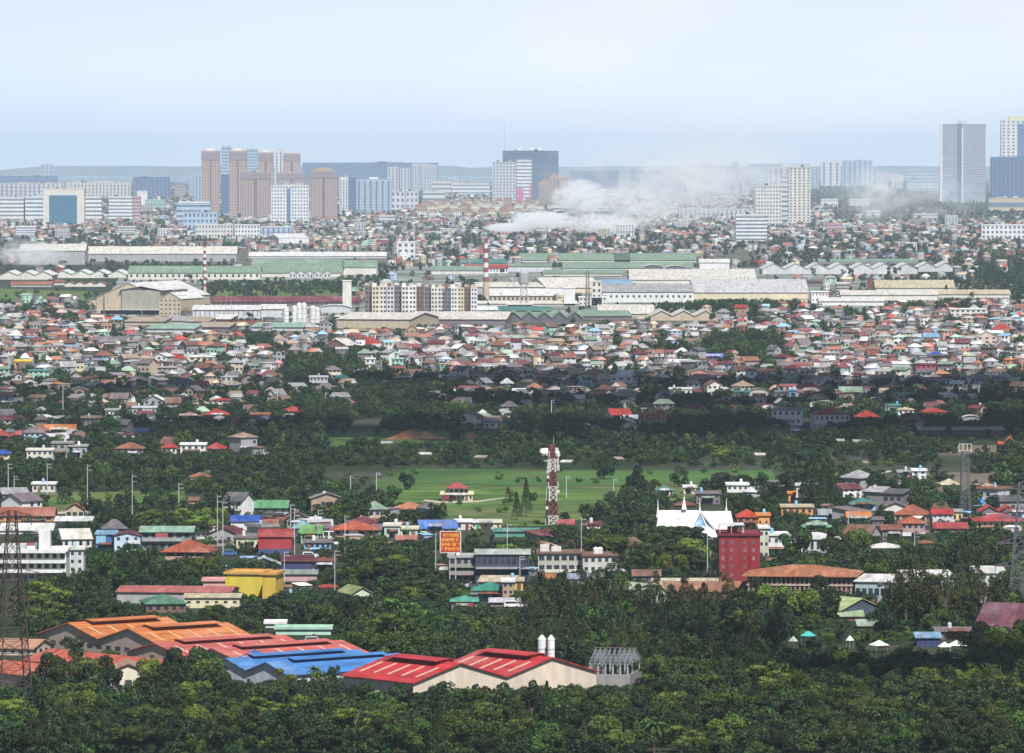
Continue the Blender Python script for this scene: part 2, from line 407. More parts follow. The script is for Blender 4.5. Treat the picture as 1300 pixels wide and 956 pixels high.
tower('pale low hotel with hipped cap on the wooded ridge', 1042, 1064, 262, 253, 'white', 'grid', 2, m=7, dep=30, name='low_building', cat='building')
tower('wide beige depot on the far slope below the tallest towers', 1255, 1310, 268, 252, 'beige', 'bands', 1, dep=60, name='depot', cat='building')
# far side on the water side
tower('distant pale block standing alone on the shore strip', 52, 68, 236, 209, 'paleblue', 'columns', 6, m=3)
tower('dark flat roofed block, far city edge', 0, 72, 244, 224, 'glassblue', 'bands', 4, dep=60, name='long_building', cat='building')
tower('pale long apartment row under dark flat block', 0, 82, 252, 233, 'lightgrey', 'columns', 4, m=14, dep=50, name='long_building', cat='building')
tower('beige apartment row behind the frame shaped building', 84, 166, 252, 232, 'offwhite', 'columns', 5, m=18, dep=50, name='long_building', cat='building')
tower('dark blue grey office block with pale window patch', 169, 215, 252, 225, 'glassblue', 'columns', 7, m=9, dep=50)
tower('white banded office building at the far city edge', 0, 30, 281, 251, 'white', 'bands', 6, dep=40, name='office_building', cat='building')
tower('white banded office wing attached beside the frame shaped building', 32, 56, 281, 250, 'white', 'bands', 6, dep=40, name='office_building', cat='building')
r, w, h, s = tower('frame shaped office building with a big teal glass wall', 55, 107, 287, 240, 'offwhite', None, 8, dep=35, name='office_building', cat='building')
b = MB(); b.box(-w * .35, w * .32, -.8, .3, 0, h * .83)
tg = glass((.02, .09, .15), .2); b.build('glass_wall', tg, r)
b = MB(); b.box(-w * .35, w * .32, -.95, -.8, -.3, .3); me = b.mesh('floor_band', wallm(C['darkgrey']))
for i in range(1, 9): q = link('floor_band', me, r); q.location = (0, 0, h * .83 * i / 9)
b = MB(); b.box(-.3, .3, -1.0, -.8, 0, h * .83); me = b.mesh('mullion', wallm(C['darkgrey']))
for i in range(6): q = link('mullion', me, r); q.location = (-w * .35 + w * .67 * i / 5, 0, 0)
tower('white banded office wing on the brown towers side of the frame building', 108, 129, 281, 250, 'white', 'bands', 6, dep=40, name='office_building', cat='building')
tower('pale office building with dark bands beside pink block', 138, 168, 281, 250, 'white', 'bands', 7, dep=40, name='office_building', cat='building')
tower('slim pinkish block at the end of the banded offices', 169, 178, 280, 250, 'pink', 'bands', 7, dep=30, name='office_building', cat='building')
tower('small white box block beside the green roofed hall', 174, 187, 261, 243, 'white', None, 3, dep=30, name='office_building', cat='building')
tower('light green hall with white columns among far trees', 184, 210, 265, 254, 'mint', 'columns', 2, m=8, dep=40, name='low_hall', cat='building')
tower('pale blue mid rise with white slab roof below brown towers', 224, 268, 284, 258, 'paleblue', 'bands', 4, dep=40, name='office_building', cat='building', top=(.9, 2, 'white'))
tower('pale mid rise with window columns and white cap below brown towers', 233, 276, 292, 270, 'paleblue', 'grid', 3, m=8, dep=40, name='office_building', cat='building')
tower('white low apartment strip with dark bays below the brown towers', 248, 296, 302, 286, 'offwhite', 'grid', 3, m=12, dep=30, name='apartment_row', cat='building', )
tower('white low apartment strip next to white office grid', 298, 330, 302, 286, 'white', 'grid', 3, m=8, dep=30, name='apartment_row', cat='building')
tower('blue walled low block with white roof slab below the office grid', 331, 370, 300, 289, 'paleblue', 'columns', 2, m=6, dep=30, name='apartment_row', cat='building', top=(1, 1.5, 'white'))
tower('white hospital block with horizontal window bands above the factory belt', 934, 974, 306, 273, 'white', 'bands', 7, dep=25, name='hospital_building', cat='building', keep=.95)
tower('white cube house block standing above mid city trees', 504, 527, 330, 308, 'white', 'grid', 3, m=3, dep=25, name='office_building', cat='building')
tower('pale low apartment complex on the far slope with flat white roofs', 1246, 1302, 304, 286, 'white', 'grid', 3, m=10, dep=30, name='apartment_row', cat='building')
tower('white church like hall with a spire beneath the smoke', 783, 805, 302, 286, 'white', 'columns', 2, m=6, dep=30, name='church', cat='church')
# terracotta villa blocks
k = 0
for row, (yb, xs) in enumerate([(262, range(536, 690, 13)), (268, range(528, 700, 14)), (276, range(530, 660, 15))]):
    for i, x in enumerate(xs):
        k += 1
        x += rnd.uniform(-2, 2)
        bld('villa_block', ['cream villa block with terracotta hip roof in the back row', 'cream villa block with terracotta hip roof in the middle row', 'cream villa block with terracotta hip roof in the front row'][row],
            'villa', x, x + rnd.uniform(10, 13), yb + rnd.uniform(-1, 1), rnd.uniform(6, 9) + row, dep=20, wall=rnd.choice(['offwhite', 'cream', 'tan']),
            roof=('hip', rnd.uniform(2, 3.5), 'terracotta'), win=(2, 4, .4, .5), group='villa blocks in the %s row' % ['back', 'middle', 'front'][row], keep=.8, side=False)
# white boat shaped hall
bld('exhibition_hall', 'bright white hall with swept roof standing among small far houses', 'hall', 354, 392, 309, 7, 60, 12, 'white', ('shed', 5, 'white'), keep=.9)
# more of the faint city
CB = ['slim light grey block seen through smoke after the long blue complex', 'pale blue banded block seen through smoke under the long jib crane', 'slim white block in smoke below the twin core block', 'slim pale blue tower rising out of the smoke before the cream tower', 'light grey banded block in thin smoke beside the flat roofed block',
      'slim pale blue tower just past the tallest cream tower', 'light grey banded block past the curved office block with mast', 'white ribbed block between the curved office block and low blue box', 'white banded block between the tallest tower and blue glass office', 'tan banded low block between the dark office block and brown cluster', 'narrow pale blue tower before the first brown tower',
      'off-white banded block above the frame building office wing', 'light grey ribbed block past the end of the bay terminal', 'pale blue banded block just before the magenta footed tower', 'slim tan block between terracotta turrets and crane complex', 'light grey low slab behind the pale columned hall', 'off-white low slab on the wooded ridge under the curved office block', 'white low slab inside the smoke wisp on the ridge',
      'off-white long slab below the tallest lavender tower', 'light grey ribbed low block below the dark blue glass office', 'cream ribbed cube beside the white church like hall', 'off-white banded low block under the domed office block', 'light grey ribbed low block by the white grid office', 'pink banded low slab past the foot of the cream tower', 'off-white ribbed low block before the white hospital block',
      'white banded low block above the smoke hidden warehouse', 'light grey ribbed low block below the frame shaped offices', 'off-white banded low block below the slim pink block', 'white ribbed low block before the pale blue mid rises', 'white ribbed cube near the mint water tower', 'off-white ribbed cube below the terracotta villa rows']
for i, (x_, w_, yb_, yt_, c_, st_) in enumerate([(812, 9, 244, 222, 'lightgrey', 'columns'), (842, 14, 246, 226, 'paleblue', 'bands'), (872, 10, 250, 229, 'white', 'columns'), (930, 8, 244, 206, 'paleblue', 'columns'), (942, 10, 248, 218, 'lightgrey', 'bands'), (1030, 9, 240, 214, 'paleblue', 'columns'),
        (1112, 16, 240, 220, 'lightgrey', 'bands'), (1132, 14, 238, 222, 'white', 'columns'), (1256, 12, 244, 226, 'white', 'bands'), (222, 14, 250, 236, 'tan', 'bands'), (240, 7, 250, 230, 'paleblue', 'columns'), (118, 24, 246, 231, 'offwhite', 'bands'), (570, 12, 240, 226, 'lightgrey', 'columns'), (600, 16, 240, 227, 'paleblue', 'bands'),
        (718, 10, 246, 224, 'tan', 'columns'), (890, 20, 262, 250, 'lightgrey', 'bands'), (1078, 26, 262, 253, 'offwhite', 'bands'), (1100, 18, 276, 268, 'white', 'bands'), (1160, 30, 279, 272, 'offwhite', 'bands'), (1200, 16, 284, 274, 'lightgrey', 'columns'), (760, 14, 300, 291, 'cream', 'columns'), (480, 22, 282, 274, 'offwhite', 'bands'), (450, 12, 292, 283, 'lightgrey', 'columns'), (1050, 20, 292, 284, 'pink', 'bands'), (860, 16, 288, 279, 'offwhite', 'columns'), (20, 26, 300, 288, 'white', 'bands'), (70, 18, 302, 292, 'lightgrey', 'columns'), (150, 22, 297, 288, 'offwhite', 'bands'), (200, 14, 300, 291, 'white', 'columns'), (1150, 14, 318, 309, 'white', 'columns'), (560, 14, 300, 291, 'offwhite', 'columns')]):
    tower(CB[i],
          x_, x_ + w_, yb_, yt_, c_, st_, max(2, int((yb_ - yt_) / 3)), m=max(2, int(w_ / 3.5)), dep=25, name='city_block', cat='building')
# cranes
def crane(label, x, yb, yt, jib, s_=None):
    s = S(yb); h = (yb - yt) / s; r = empty('tower_crane', P(x, yb), 0, label, 'crane')
    b = MB(); t = .35 / s
    for k in (-1, 1): b.bar((k * t, 0, 0), (k * t, 0, h), t * .4)
    for i in range(8): b.bar((-t, 0, h * i / 8), (t, 0, h * (i + 1) / 8), t * .3)
    b.build('mast', wallm(C['grey']), r)
    b = MB(); b.bar((-3 / s, 0, h * .93), (jib / s, 0, h * .93), t * .8); b.bar((0, 0, h), (jib / s * .7, 0, h * .94), t * .3); b.bar((0, 0, h), (-3 / s, 0, h * .94), t * .3); b.build('jib', wallm(C['grey']), r)
    b = MB(); b.box(-3.6 / s, -2.6 / s, -1, 1, h * .88, h * .93); b.build('counterweight', wallm(C['grey']), r)
crane('thin tower crane over the blue complex, nearest to the blue slab', 736, 241, 206, -9)
crane('tower crane with short jib above the middle of blue complex', 773, 241, 202, -6)
crane('tower crane with long jib above the smoke edge', 831, 241, 214, 8)
crane('small tower crane over the dim pale block', 993, 244, 206, 7)
def mast(name, label, x, yb, yt, wpx=1.0, wall='grey', cat='mast'):
    s = S(yb); h = (yb - yt) / s; b = MB(); b.bar((0, 0, 0), (0, 0, h), wpx / 2 / s, wpx / 4 / s, 6)
    o = b.build(name, wallm(C[wall]), None, P(x, yb), 0); tag(o, label, cat); return o
mast('radio_mast', 'thin dark mast against the bay, beyond the frame building', 125, 240, 210, 1.2)
mast('radio_mast', 'faint thin mast behind the distant pale block', 75, 240, 205, 1)

# ================================================================ factory belt
def shed(label, x0, x1, yb, hpx, roof, wall='lightgrey', dep=60, yaw=0, n=1, name='factory_shed', cat='shed', win=None, keep=.9, ov=.8, **kw):
    return bld(name, label, cat, x0, x1, yb, hpx, dep, yaw, wall, roof, win, None, n, ov, keep, **kw)
# far white sheds, water side
shed('long white roofed warehouse with pale wall beneath smoke', 25, 108, 336, 18, ('gx', 8, 'offwhite'), 'grey', 60, keep=.55)
shed('very long white roofed shed next to the smoke hidden warehouse', 110, 300, 332, 10, ('gx', 9, 'offwhite'), 'grey', 60, keep=.7)
shed('low white canopy roof strip above the green roofed factory', 316, 490, 328, 3, ('gx', 5, 'white'), 'lightgrey', 50)
shed('zigzag row of small white roofs at the city edge', 0, 66, 355, 6, ('gy', 5, 'white'), 'offwhite', 90, n=3)
shed('zigzag row of white roofs next to the wooded corner', 68, 160, 353, 5, ('gy', 5, 'white'), 'offwhite', 90, n=4)
shed('orange tiled long roof beyond the green field', 14, 66, 364, 3, ('gx', 4, 'terracotta'), 'offwhite', 25)
shed('orange tiled roof with pale trim beside the long orange roof', 64, 84, 362, 4, ('hip', 4, 'terracotta'), 'offwhite', 20)
shed('salmon roofed low row before the white zigzag roofs', 82, 134, 364, 4, ('gy', 3, 'terracotta'), 'offwhite', 25, n=4)
# green factories
shed('long pale green factory roof with small round windows below', 163, 330, 355, 9, ('gx', 8, 'green'), 'offwhite', 60, win=(1, 22, .35, .4))
shed('broad green factory roof with a row of tiny gables', 318, 432, 352, 6, ('gx', 16, 'green'), 'offwhite', 140)
shed('pale green and white factory wing beside tiny gables', 430, 478, 349, 10, ('gx', 8, 'green'), 'offwhite', 80)
for i in range(5):
    bld('gabled_bay', 'small grey gabled bay in front of the broad green factory roof', 'shed', 367 + i * 11, 376 + i * 11, 353, 6, 16, 0, 'lightgrey', ('gy', 4, 'green'), (1, 2, .4, .5), 'gabled bays of the green factory', keep=.9)
shed('green roofed workshop near the striped chimney, far row', 548, 616, 348, 5, ('gx', 5, 'green'), 'offwhite', 50)
shed('teal roofed workshop behind the red roofed offices', 585, 642, 338, 4, ('gx', 5, 'teal'), 'lightgrey', 50)
shed('red roofed white office with small windows behind the striped chimney', 590, 645, 347, 7, ('gx', 4, 'red'), 'white', 20, win=(1, 14, .4, .5))
shed('long light green roof, farthest of the green roofs', 660, 800, 333, 3, ('gx', 8, 'green'), 'offwhite', 100)
shed('long light green roof behind the grey arched sheds', 780, 890, 333, 3, ('gx', 8, 'green'), 'offwhite', 100)
shed('blue green walled workshop under the long green roofs', 643, 700, 345, 7, ('gx', 3, 'green'), 'lightgrey', 60)
shed('pale green roof in the middle of the green roofs', 715, 880, 343, 3, ('gx', 7, 'green'), 'lightgrey', 80)
shed('grey arched shed with dark front below the green roofs', 816, 842, 346, 5, ('barrel', 5, 'white'), 'darkgrey', 40)
shed('grey arched shed with dark front and white roof', 843, 872, 347, 5, ('barrel', 5, 'white'), 'darkgrey', 40)
shed('bright white walled warehouse behind the cream roofs', 888, 926, 342, 9, ('gx', 4, 'white'), 'white', 40)
shed('light green low roof near white walled warehouse', 690, 790, 350, 3, ('gx', 4, 'green'), 'offwhite', 60)
# white zigzag
shed('pale roofed row with seven white gables, beyond the skylight roof', 968, 1165, 348, 7, ('gy', 7, 'white'), 'lightgrey', 90, n=7)
shed('two more white gables at the end of the zigzag row', 1166, 1212, 345, 6, ('gy', 6, 'white'), 'lightgrey', 80, n=2)
shed('thin green roof line behind the white zigzag row', 1030, 1165, 334, 2, ('gx', 3, 'green'), 'lightgrey', 60)
# hangar
r, w, h, s = bld('hangar', 'huge grey hangar with stepped white roof and raised middle bay', 'hangar', 122, 205, 399, 22, 130, -16, 'beige', ('gy', 18, 'white'), None, keep=.97)
b = MB(); b.box(-w * .1, w * .5, -2, 70, 0, h + 9 / s); b.build('raised_bay', wallm((.33, .32, .25)), r)
b = MB(); b.sheet([(-w * .13, -3, h + 9 / s), (w * .2, -3, h + 14 / s), (w * .2, 90, h + 14 / s), (-w * .13, 90, h + 9 / s)]); b.sheet([(w * .2, -3, h + 14 / s), (w * .53, -3, h + 9 / s), (w * .53, 90, h + 9 / s), (w * .2, 90, h + 14 / s)]); b.build('raised_roof', roofm(C['white']), r)
b = MB(); b.box(-w * .5, w * .5, -6, -2.2, 5.5 / s, 6.5 / s); b.build('canopy', roofm(C['white']), r)
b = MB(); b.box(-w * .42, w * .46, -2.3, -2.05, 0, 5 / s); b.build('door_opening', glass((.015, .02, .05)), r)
r, w, h, s = bld('hangar_wing', 'grey wing with a wide white sloping roof attached to the huge hangar', 'hangar', 202, 230, 401, 22, 60, -16, 'beige', ('gy', 8, 'white'), (4, 5, .35, .4), keep=.97)
mast('chimney', 'dark thin chimney before the huge grey hangar', 132, 402, 373, 3, 'brown', 'chimney')
crane('dark construction crane beside the hangar wing', 223, 405, 365, 22)
for x, yt, l in ((180, 384, 'thin light pole by the hangar canopy'), (287, 368, 'thin lattice mast before the grey blue warehouse'), (294, 376, 'short pale mast before the grey blue warehouse')):
    mast('light_pole', l, x, 405, yt, 1.0)
# striped chimneys
def striped(label, x, yb, yt, w0, w1, n, c2='brick'):
    s = S(yb); h = (yb - yt) / s; r = empty('striped_chimney', P(x, yb), 0, label, 'chimney')
    b = MB(); r0, r1 = w0 / 2 / s, w1 / 2 / s
    b.lathe(0, 0, [(r0 * 1.25, -.3), (r0 * 1.2, h * .25), (r0, h * .34)], 14); b.build('shaft', wallm(C['beige']), r)
    for i in range(n):
        za, zb = h * (.34 + .66 * i / n), h * (.34 + .66 * (i + 1) / n)
        ra, rb = r0 + (r1 - r0) * i / n, r0 + (r1 - r0) * (i + 1) / n
        b = MB(); b.lathe(0, 0, [(ra, za), (rb, zb)], 14); b.build('red_stripe' if (n - i) % 2 else 'white_stripe', wallm((.25, .05, .04) if (n - i) % 2 else C['white']), r)
    reserve(x - w0, yt, x + w0, yb, P(x, yb), 0, 10, 10)
striped('tall red and white striped chimney beside the cream apartment blocks', 617, 386, 303, 7, 5, 9)
striped('slim red and white striped chimney behind the hangar wing', 260, 392, 310, 4.2, 3, 13)
# maroon building, warehouse, silos
shed('long maroon roofed building with a row of windows behind the silos', 268, 456, 389, 6, ('gx', 7, 'maroon'), 'mauve', 25, win=(1, 30, .4, .4))
shed('grey blue warehouse with white roof and ribbed walls', 245, 330, 404, 11, ('gx', 5, 'white'), 'lightgrey', 50, win=(1, 14, .12, .7))
shed('continuation warehouse with white roof toward the silos', 331, 362, 403, 11, ('gx', 5, 'white'), 'lightgrey', 50)
shed('open white canopy with curved roof beside the silos', 405, 446, 397, 6, ('barrel', 4, 'white'), 'lightgrey', 30)
def silo(label, x, yb, yt, wpx, group=None, cone=True, name='silo', cat='silo', wall='white'):
    s = S(yb); h = (yb - yt) / s; q = wpx / 2 / s; r = empty(name, P(x, yb), 0, label, cat, group)
    b = MB(); b.lathe(0, 0, [(q, -.3), (q, h * .9)], 16); b.build('tank', wallm(C[wall]), r)
    b = MB(); b.lathe(0, 0, [(q * 1.04, h * .9), (q * 1.0, h * .92), (q * .25, h)], 16); b.build('cap', wallm(C[wall]), r)
    b = MB()
    for k in range(3): b.lathe(0, 0, [(q * 1.03, h * (.2 + .25 * k)), (q * 1.03, h * (.2 + .25 * k) + .3)], 16)
    b.build('hoop', wallm(C['grey']), r)
    reserve(x - wpx / 2, yt, x + wpx / 2, yb, P(x, yb), 0, 2 * q, 2 * q, .9)
for i, (x, yt, wp) in enumerate([(363, 389, 8), (374, 388, 7), (380, 384, 7), (386, 384, 7), (397, 388, 8), (403, 390, 6)]):
    silo(['white silo standing at the warehouse end of the row', 'shorter white silo beside the first gap', 'tall white silo in the middle of the row', 'tall white silo next to the middle one', 'broad white silo after the second gap', 'low white silo at the canopy end of the row'][i], x, 410, yt, wp, group='white silos beside the warehouse')
bld('concrete_tower', 'square cream windowless tower between maroon roof and apartments', 'tower', 435, 446, 392, 35, 14, 0, 'offwhite', ('flat', 0, 'white'), keep=.95)
shed('cream long warehouse roof with grey gable end below the apartments', 428, 520, 417, 12, ('gx', 7, 'offwhite'), 'beige', 90, -14)
shed('long cream ribbed roof below the striped chimney', 520, 642, 412, 7, ('gx', 8, 'offwhite'), 'mauve', 90, -5)
for x0, x1, yb, l, c_, w_ in [(212, 237, 412, 'small shed with grey green roof before the hangar wing', 'grey', 'lightgrey'), (236, 264, 413, 'small shed with beige roof before the hangar wing', 'beige', 'lightgrey'),
        (158, 208, 413, 'low tan roofed shed strip below the huge hangar', 'beige', 'beige'), (248, 290, 420, 'low shed with tan roof beside mint roof', 'beige', 'mauve'), (186, 246, 422, 'long mint green low roof among small sheds', 'mint', 'lightgrey'),
        (268, 292, 410, 'small white roofed shed with red front stripe', 'white', 'brick'), (292, 330, 418, 'flat maroon shed before the silos', 'brick', 'mauve'), (318, 385, 420, 'pale mint low roof below the silos', 'mint', 'lightgrey')]:
    shed(l, x0, x1, yb, 5, ('shed', 5, c_), w_, 25, -12)
# cream apartments
def apartment(label, x0, x1, yb, yt, segs):
    s = S(yb); o = P((x0 + x1) / 2, yb); w = (x1 - x0) / s; h = (yb - yt) / s
    r = empty('apartment_block', o, 0, label, 'apartment block')
    n = len(segs); st = w / n; nw = 0
    gm = glass((.025, .025, .04), .3)
    for i, (out, wc) in enumerate(segs):
        xa = -w / 2 + i * st
        b = MB(); b.box(xa, xa + st, -out, 18, ZB, h - (i % 2) * 1.2); b.build('wall', wallm(C[wc]), r)
        b = MB(); b.box(xa + .3, xa + st * .6, 2 - out, 8, h - 1.2, h + 1.8); b.build('roof_tank', wallm(C[rnd.choice(['white', 'offwhite', 'brick', 'beige'])]), r)
        for f in range(6):
            if nw >= 99: break
            for k in (.28, .72):
                nw += 1; q = window(r, xa + st * k, h * (f + .5) / 6.2, st * .26, h / 6 * .5, m=gm, y=-out)
    reserve(x0, yt, x1, yb, o, 0, w, 20, .92)
apartment('cream apartment block with blank cream end wall, nearer the square tower', 463, 538, 398, 362, [(0, 'mauve'), (6, 'cream'), (1, 'offwhite'), (3, 'lightgrey'), (0, 'mauve'), (5, 'offwhite'), (5, 'white'), (1, 'brown')])
apartment('cream apartment block with reddish roof line beside the striped chimney', 539, 606, 397, 364, [(0, 'mauve'), (4, 'offwhite'), (0, 'lightgrey'), (3, 'mauve'), (5, 'white'), (5, 'cream'), (2, 'brown'), (5, 'white')])
# factory with water tower
shed('long beige factory behind the water tower with grey upper wall', 604, 700, 372, 8, ('gx', 5, 'offwhite'), 'grey', 60)
shed('white roofed factory hall with round window pairs', 620, 722, 384, 9, ('gx', 8, 'white'), 'beige', 50, win=(1, 18, .4, .4))
shed('low cream factory strip in front of the round windowed hall', 606, 735, 388, 3, ('gx', 3, 'offwhite'), 'offwhite', 15)
shed('bright white shed with angled roof near the chimney foot', 606, 632, 397, 4, ('gx', 4, 'white'), 'white', 20, 8)
shed('dark open shed with white roof slab below the water tower', 644, 676, 394, 7, ('flat', 1, 'offwhite'), 'darkgrey', 20)
shed('cream gabled hall with wide roof behind the white cube', 694, 764, 372, 7, ('gx', 12, 'offwhite'), 'cream', 90, 12)
bld('storage_block', 'ribbed white storage cube beside the round windowed hall', 'building', 716, 730, 388, 22, 16, 0, 'white', ('flat', 0, 'white'), keep=.95)
bld('process_tower', 'white process tower with pipes beside the lattice mast', 'tower', 751, 764, 388, 30, 12, 0, 'offwhite', ('flat', 1, 'offwhite'), (4, 2, .4, .5), keep=.95)
bld('process_building', 'low cream plant building at the foot of the process tower', 'building', 735, 770, 388, 10, 20, 0, 'offwhite', ('flat', 1, 'white'), (2, 7, .4, .4), keep=.9)
shed('blue roofed narrow shed behind the grey factory roof', 765, 802, 362, 2, ('gx', 5, 'sky'), 'lightgrey', 40)
shed('long grey factory roof above a bright white wall', 765, 880, 384, 14, ('gx', 9, 'grey'), 'white', 70, win=(1, 16, .35, .22))
shed('very large cream factory roof behind the skylight roof', 800, 960, 360, 5, ('gx', 12, 'offwhite'), 'offwhite', 150)
r, w, h, s = shed('large grey factory roof dotted with skylights above a cream wall', 880, 1026, 380, 9, ('gx', 15, 'lightgrey'), 'cream', 130)
sl = (15 / s) / 65
b = MB(); b.hexa([(-.9, -1.6, -1.6 * sl - .05), (.9, -1.6, -1.6 * sl - .05), (.9, 1.6, 1.6 * sl - .05), (-.9, 1.6, 1.6 * sl - .05)], [(-.9, -1.6, -1.6 * sl + .12), (.9, -1.6, -1.6 * sl + .12), (.9, 1.6, 1.6 * sl + .12), (-.9, 1.6, 1.6 * sl + .12)])
me = b.mesh('skylight', wallm(C['beige']))
for j, yy in enumerate((14, 30, 46)):
    for i in range(20):
        q = link('skylight', me, r); q.location = (-w / 2 + (i + .5) * w / 20, yy, h + sl * yy)
for i in range(8):
    mast('roof_vent', 'dark small vent standing in a slanting line behind the skylight roof', 915 + i * 5, 366, 352 + (3 - i * .6), 1.6, 'darkgrey', 'vent')['group'] = 'slanting line of roof vents'
shed('brown flat shed between the skylight roof and cream tank row', 1008, 1044, 364, 6, ('gx', 3, 'brown'), 'mauve', 40)
shed('white plant building with red piping frame', 1030, 1052, 385, 14, ('flat', 1, 'white'), 'white', 20, win=(2, 5, .3, .3))
shed('cream ribbed warehouse roof above pale wall, on the slope side', 1112, 1212, 369, 4, ('gx', 9, 'cream'), 'offwhite', 60)
shed('long cream wall warehouse crossing below the ribbed cream roof', 1068, 1190, 381, 7, ('gx', 5, 'offwhite'), 'offwhite', 40)
shed('cream warehouse end piece reaching the dark trees', 1191, 1282, 378, 5, ('gx', 5, 'cream'), 'offwhite', 30)
shed('bright white low factory before the cream warehouses', 1040, 1122, 388, 6, ('gx', 4, 'white'), 'white', 35)
r, w, h, s = bld('ornate_building', 'white stepped building with terraces above the houses', 'building', 1062, 1078, 378, 18, 14, 0, 'offwhite', ('flat', 1, 'white'), bands=(5, 'mauve', .8, .3), keep=.9)
# green sawtooth, cream sawtooth
shed('green roofed hall with dark zigzag gables above the rooftops', 603, 740, 410, 6, ('gy', 8, 'green'), 'darkgrey', 90, n=7)  # dark wall colour holds the shade on the gable fronts
shed('green roof slope trailing from the zigzag gables', 738, 802, 405, 4, ('gx', 6, 'green'), 'mauve', 60, 6)
shed('cream roofed hall with small pointed gables', 760, 830, 402, 4, ('gx', 10, 'offwhite'), 'cream', 80)
shed('cream roofed hall with two large gables', 826, 910, 407, 6, ('gy', 7, 'offwhite'), 'beige', 80, n=3)
shed('green roofed low shed behind the zigzag gables', 560, 700, 397, 3, ('gx', 4, 'teal'), 'green', 50)
# water tower
def water_tower(label, x, yb, yt, wpx):
    s = S(yb); h = (yb - yt) / s; q = wpx / 2 / s; r = empty('water_tower', P(x, yb), 0, label, 'water tower')
    b = MB(); b.lathe(0, 0, [(q * .9, h * .62), (q, h * .66), (q, h * .92), (q * .3, h)], 14); b.build('tank', wallm(C['grey']), r)
    for i in range(4):
        a = math.pi / 4 + i * math.pi / 2; c, d = math.cos(a), math.sin(a)
        b = MB(); b.bar((q * c, q * d, 0), (q * .8 * c, q * .8 * d, h * .63), .45, .4, 6); b.build('leg', wallm(C['grey']), r)
    b = MB()
    for j in range(4):
        z0, z1 = h * .62 * j / 4, h * .62 * (j + 1) / 4
        for i in range(4):
            a0, a1 = math.pi / 4 + i * math.pi / 2, math.pi / 4 + (i + 1) * math.pi / 2
            p0, p1 = (q * .9 * math.cos(a0), q * .9 * math.sin(a0)), (q * .9 * math.cos(a1), q * .9 * math.sin(a1))
            b.bar((*p0, z0), (*p1, z1), .2); b.bar((*p1, z0), (*p0, z1), .2); b.bar((*p0, z1), (*p1, z1), .22)
    b.build('bracing', wallm(C['grey']), r)
    reserve(x - wpx / 2, yt, x + wpx / 2, yb, P(x, yb), 0, 8, 8, .9)
water_tower('grey water tower on four braced legs beside white factory hall', 665, 390, 343, 13)
water_tower('mint green water tower among trees on the far slope', 1211, 318, 297, 8)
def lattice(name, label, cat, x, yb, yt, w0, w1, mat, n=9, arms=(), rz=0.0, bw=None, keep=.6, extra=None):
    s = S(yb); h = (yb - yt) / s; a, c = w0 / 2 / s, w1 / 2 / s; r = empty(name, P(x, yb), rz, label, cat); bw = bw or .16
    def at(k, i): t = i / n; q = a + (c - a) * t; return Vector(((-q, q, q, -q)[k], (-q, -q, q, q)[k], h * t))
    for k in range(4):
        b = MB(); b.bar(at(k, 0), at(k, n), bw * 1.6, bw * 1.1); b.build('leg', mat, r)
    b = MB()
    for i in range(n):
        for k in range(4):
            j = (k + 1) % 4; b.bar(at(k, i), at(j, i + 1), bw * .75); b.bar(at(j, i), at(k, i + 1), bw * .75); b.bar(at(k, i + 1), at(j, i + 1), bw * .75)
    b.build('bracing', mat, r)
    for t, L in arms:
        L = L / s; q = a + (c - a) * t; z = h * t; d = max(1.2, L * .2)
        for sg in (-1, 1):
            b = MB()
            for yy in (-q, q):
                b.bar((sg * q, yy, z), (sg * L, 0, z), bw); b.bar((sg * q, yy, z + d), (sg * L, 0, z), bw)
                for m_ in (.33, .66): b.bar((sg * (q + (L - q) * m_), yy * (1 - m_), z), (sg * (q + (L - q) * m_), yy * (1 - m_), z + d * (1 - m_)), bw * .7)
            b.bar((sg * L * .97, 0, z), (sg * L * .97, 0, z - 2.2), .14, .1, 5)
            b.build('crossarm', mat, r)
    reserve(x - w0 / 2, yt, x + w0 / 2, yb, P(x, yb), 0, 2 * a, 2 * a, keep)
    return r, h, s
dk = paint((.12, .11, .12), .6, .3, 'metal')
lattice('lattice_mast', 'dark lattice mast between white cube and process tower', 'mast', 746, 392, 345, 5, 3, dk, 9, bw=.3)
# ================================================================ middle distance: hand-placed houses
hz = random.Random(21)
def hs(label, x0, x1, yb, hpx, roof, wall='offwhite', win=(2, 4), dep=11, yaw=0, name='house', cat='house', **kw):
    out = hs0(label, x0, x1, yb, hpx, roof, wall, win, dep, yaw, name, cat, **kw)
    r, w, h, s = out
    if win and name in ('house', 'building') and w > 4:
        b = MB(); x_ = hz.uniform(-.35, .35) * w; b.box(x_ - .55, x_ + .55, -.09, .06, 0, 2.1); b.build('door', wallm(C[hz.choice(['brown', 'maroon', 'darkgrey', 'teal'])]), r)
        if hz.random() < .55:
            b = MB(); aw = w * hz.uniform(.15, .4); ax = hz.uniform(-.1, .1) * w; b.sheet([(ax - aw, -1.7, 2.5), (ax + aw, -1.7, 2.5), (ax + aw, -.02, 3.1), (ax - aw, -.02, 3.1)], .1); b.build('awning', roofm(C[hz.choice(['rust', 'grey', 'green', 'brick', 'lightgrey'])]), r)
        if roof[0] == 'flat':
            b = MB(); tx = hz.uniform(-.3, .3) * w; b.lathe(tx, dep * .6, [(.6, h + .3), (.6, h + 1.9), (.2, h + 2.2)], 10); b.build('water_tank', wallm(C[hz.choice(['lightgrey', 'sky', 'white'])]), r)
    return out
def hs0(label, x0, x1, yb, hpx, roof, wall='offwhite', win=(2, 4), dep=11, yaw=0, name='house', cat='house', **kw):
    return bld(name, label, cat, x0, x1, yb, hpx, dep, yaw, wall, roof, win, **kw)
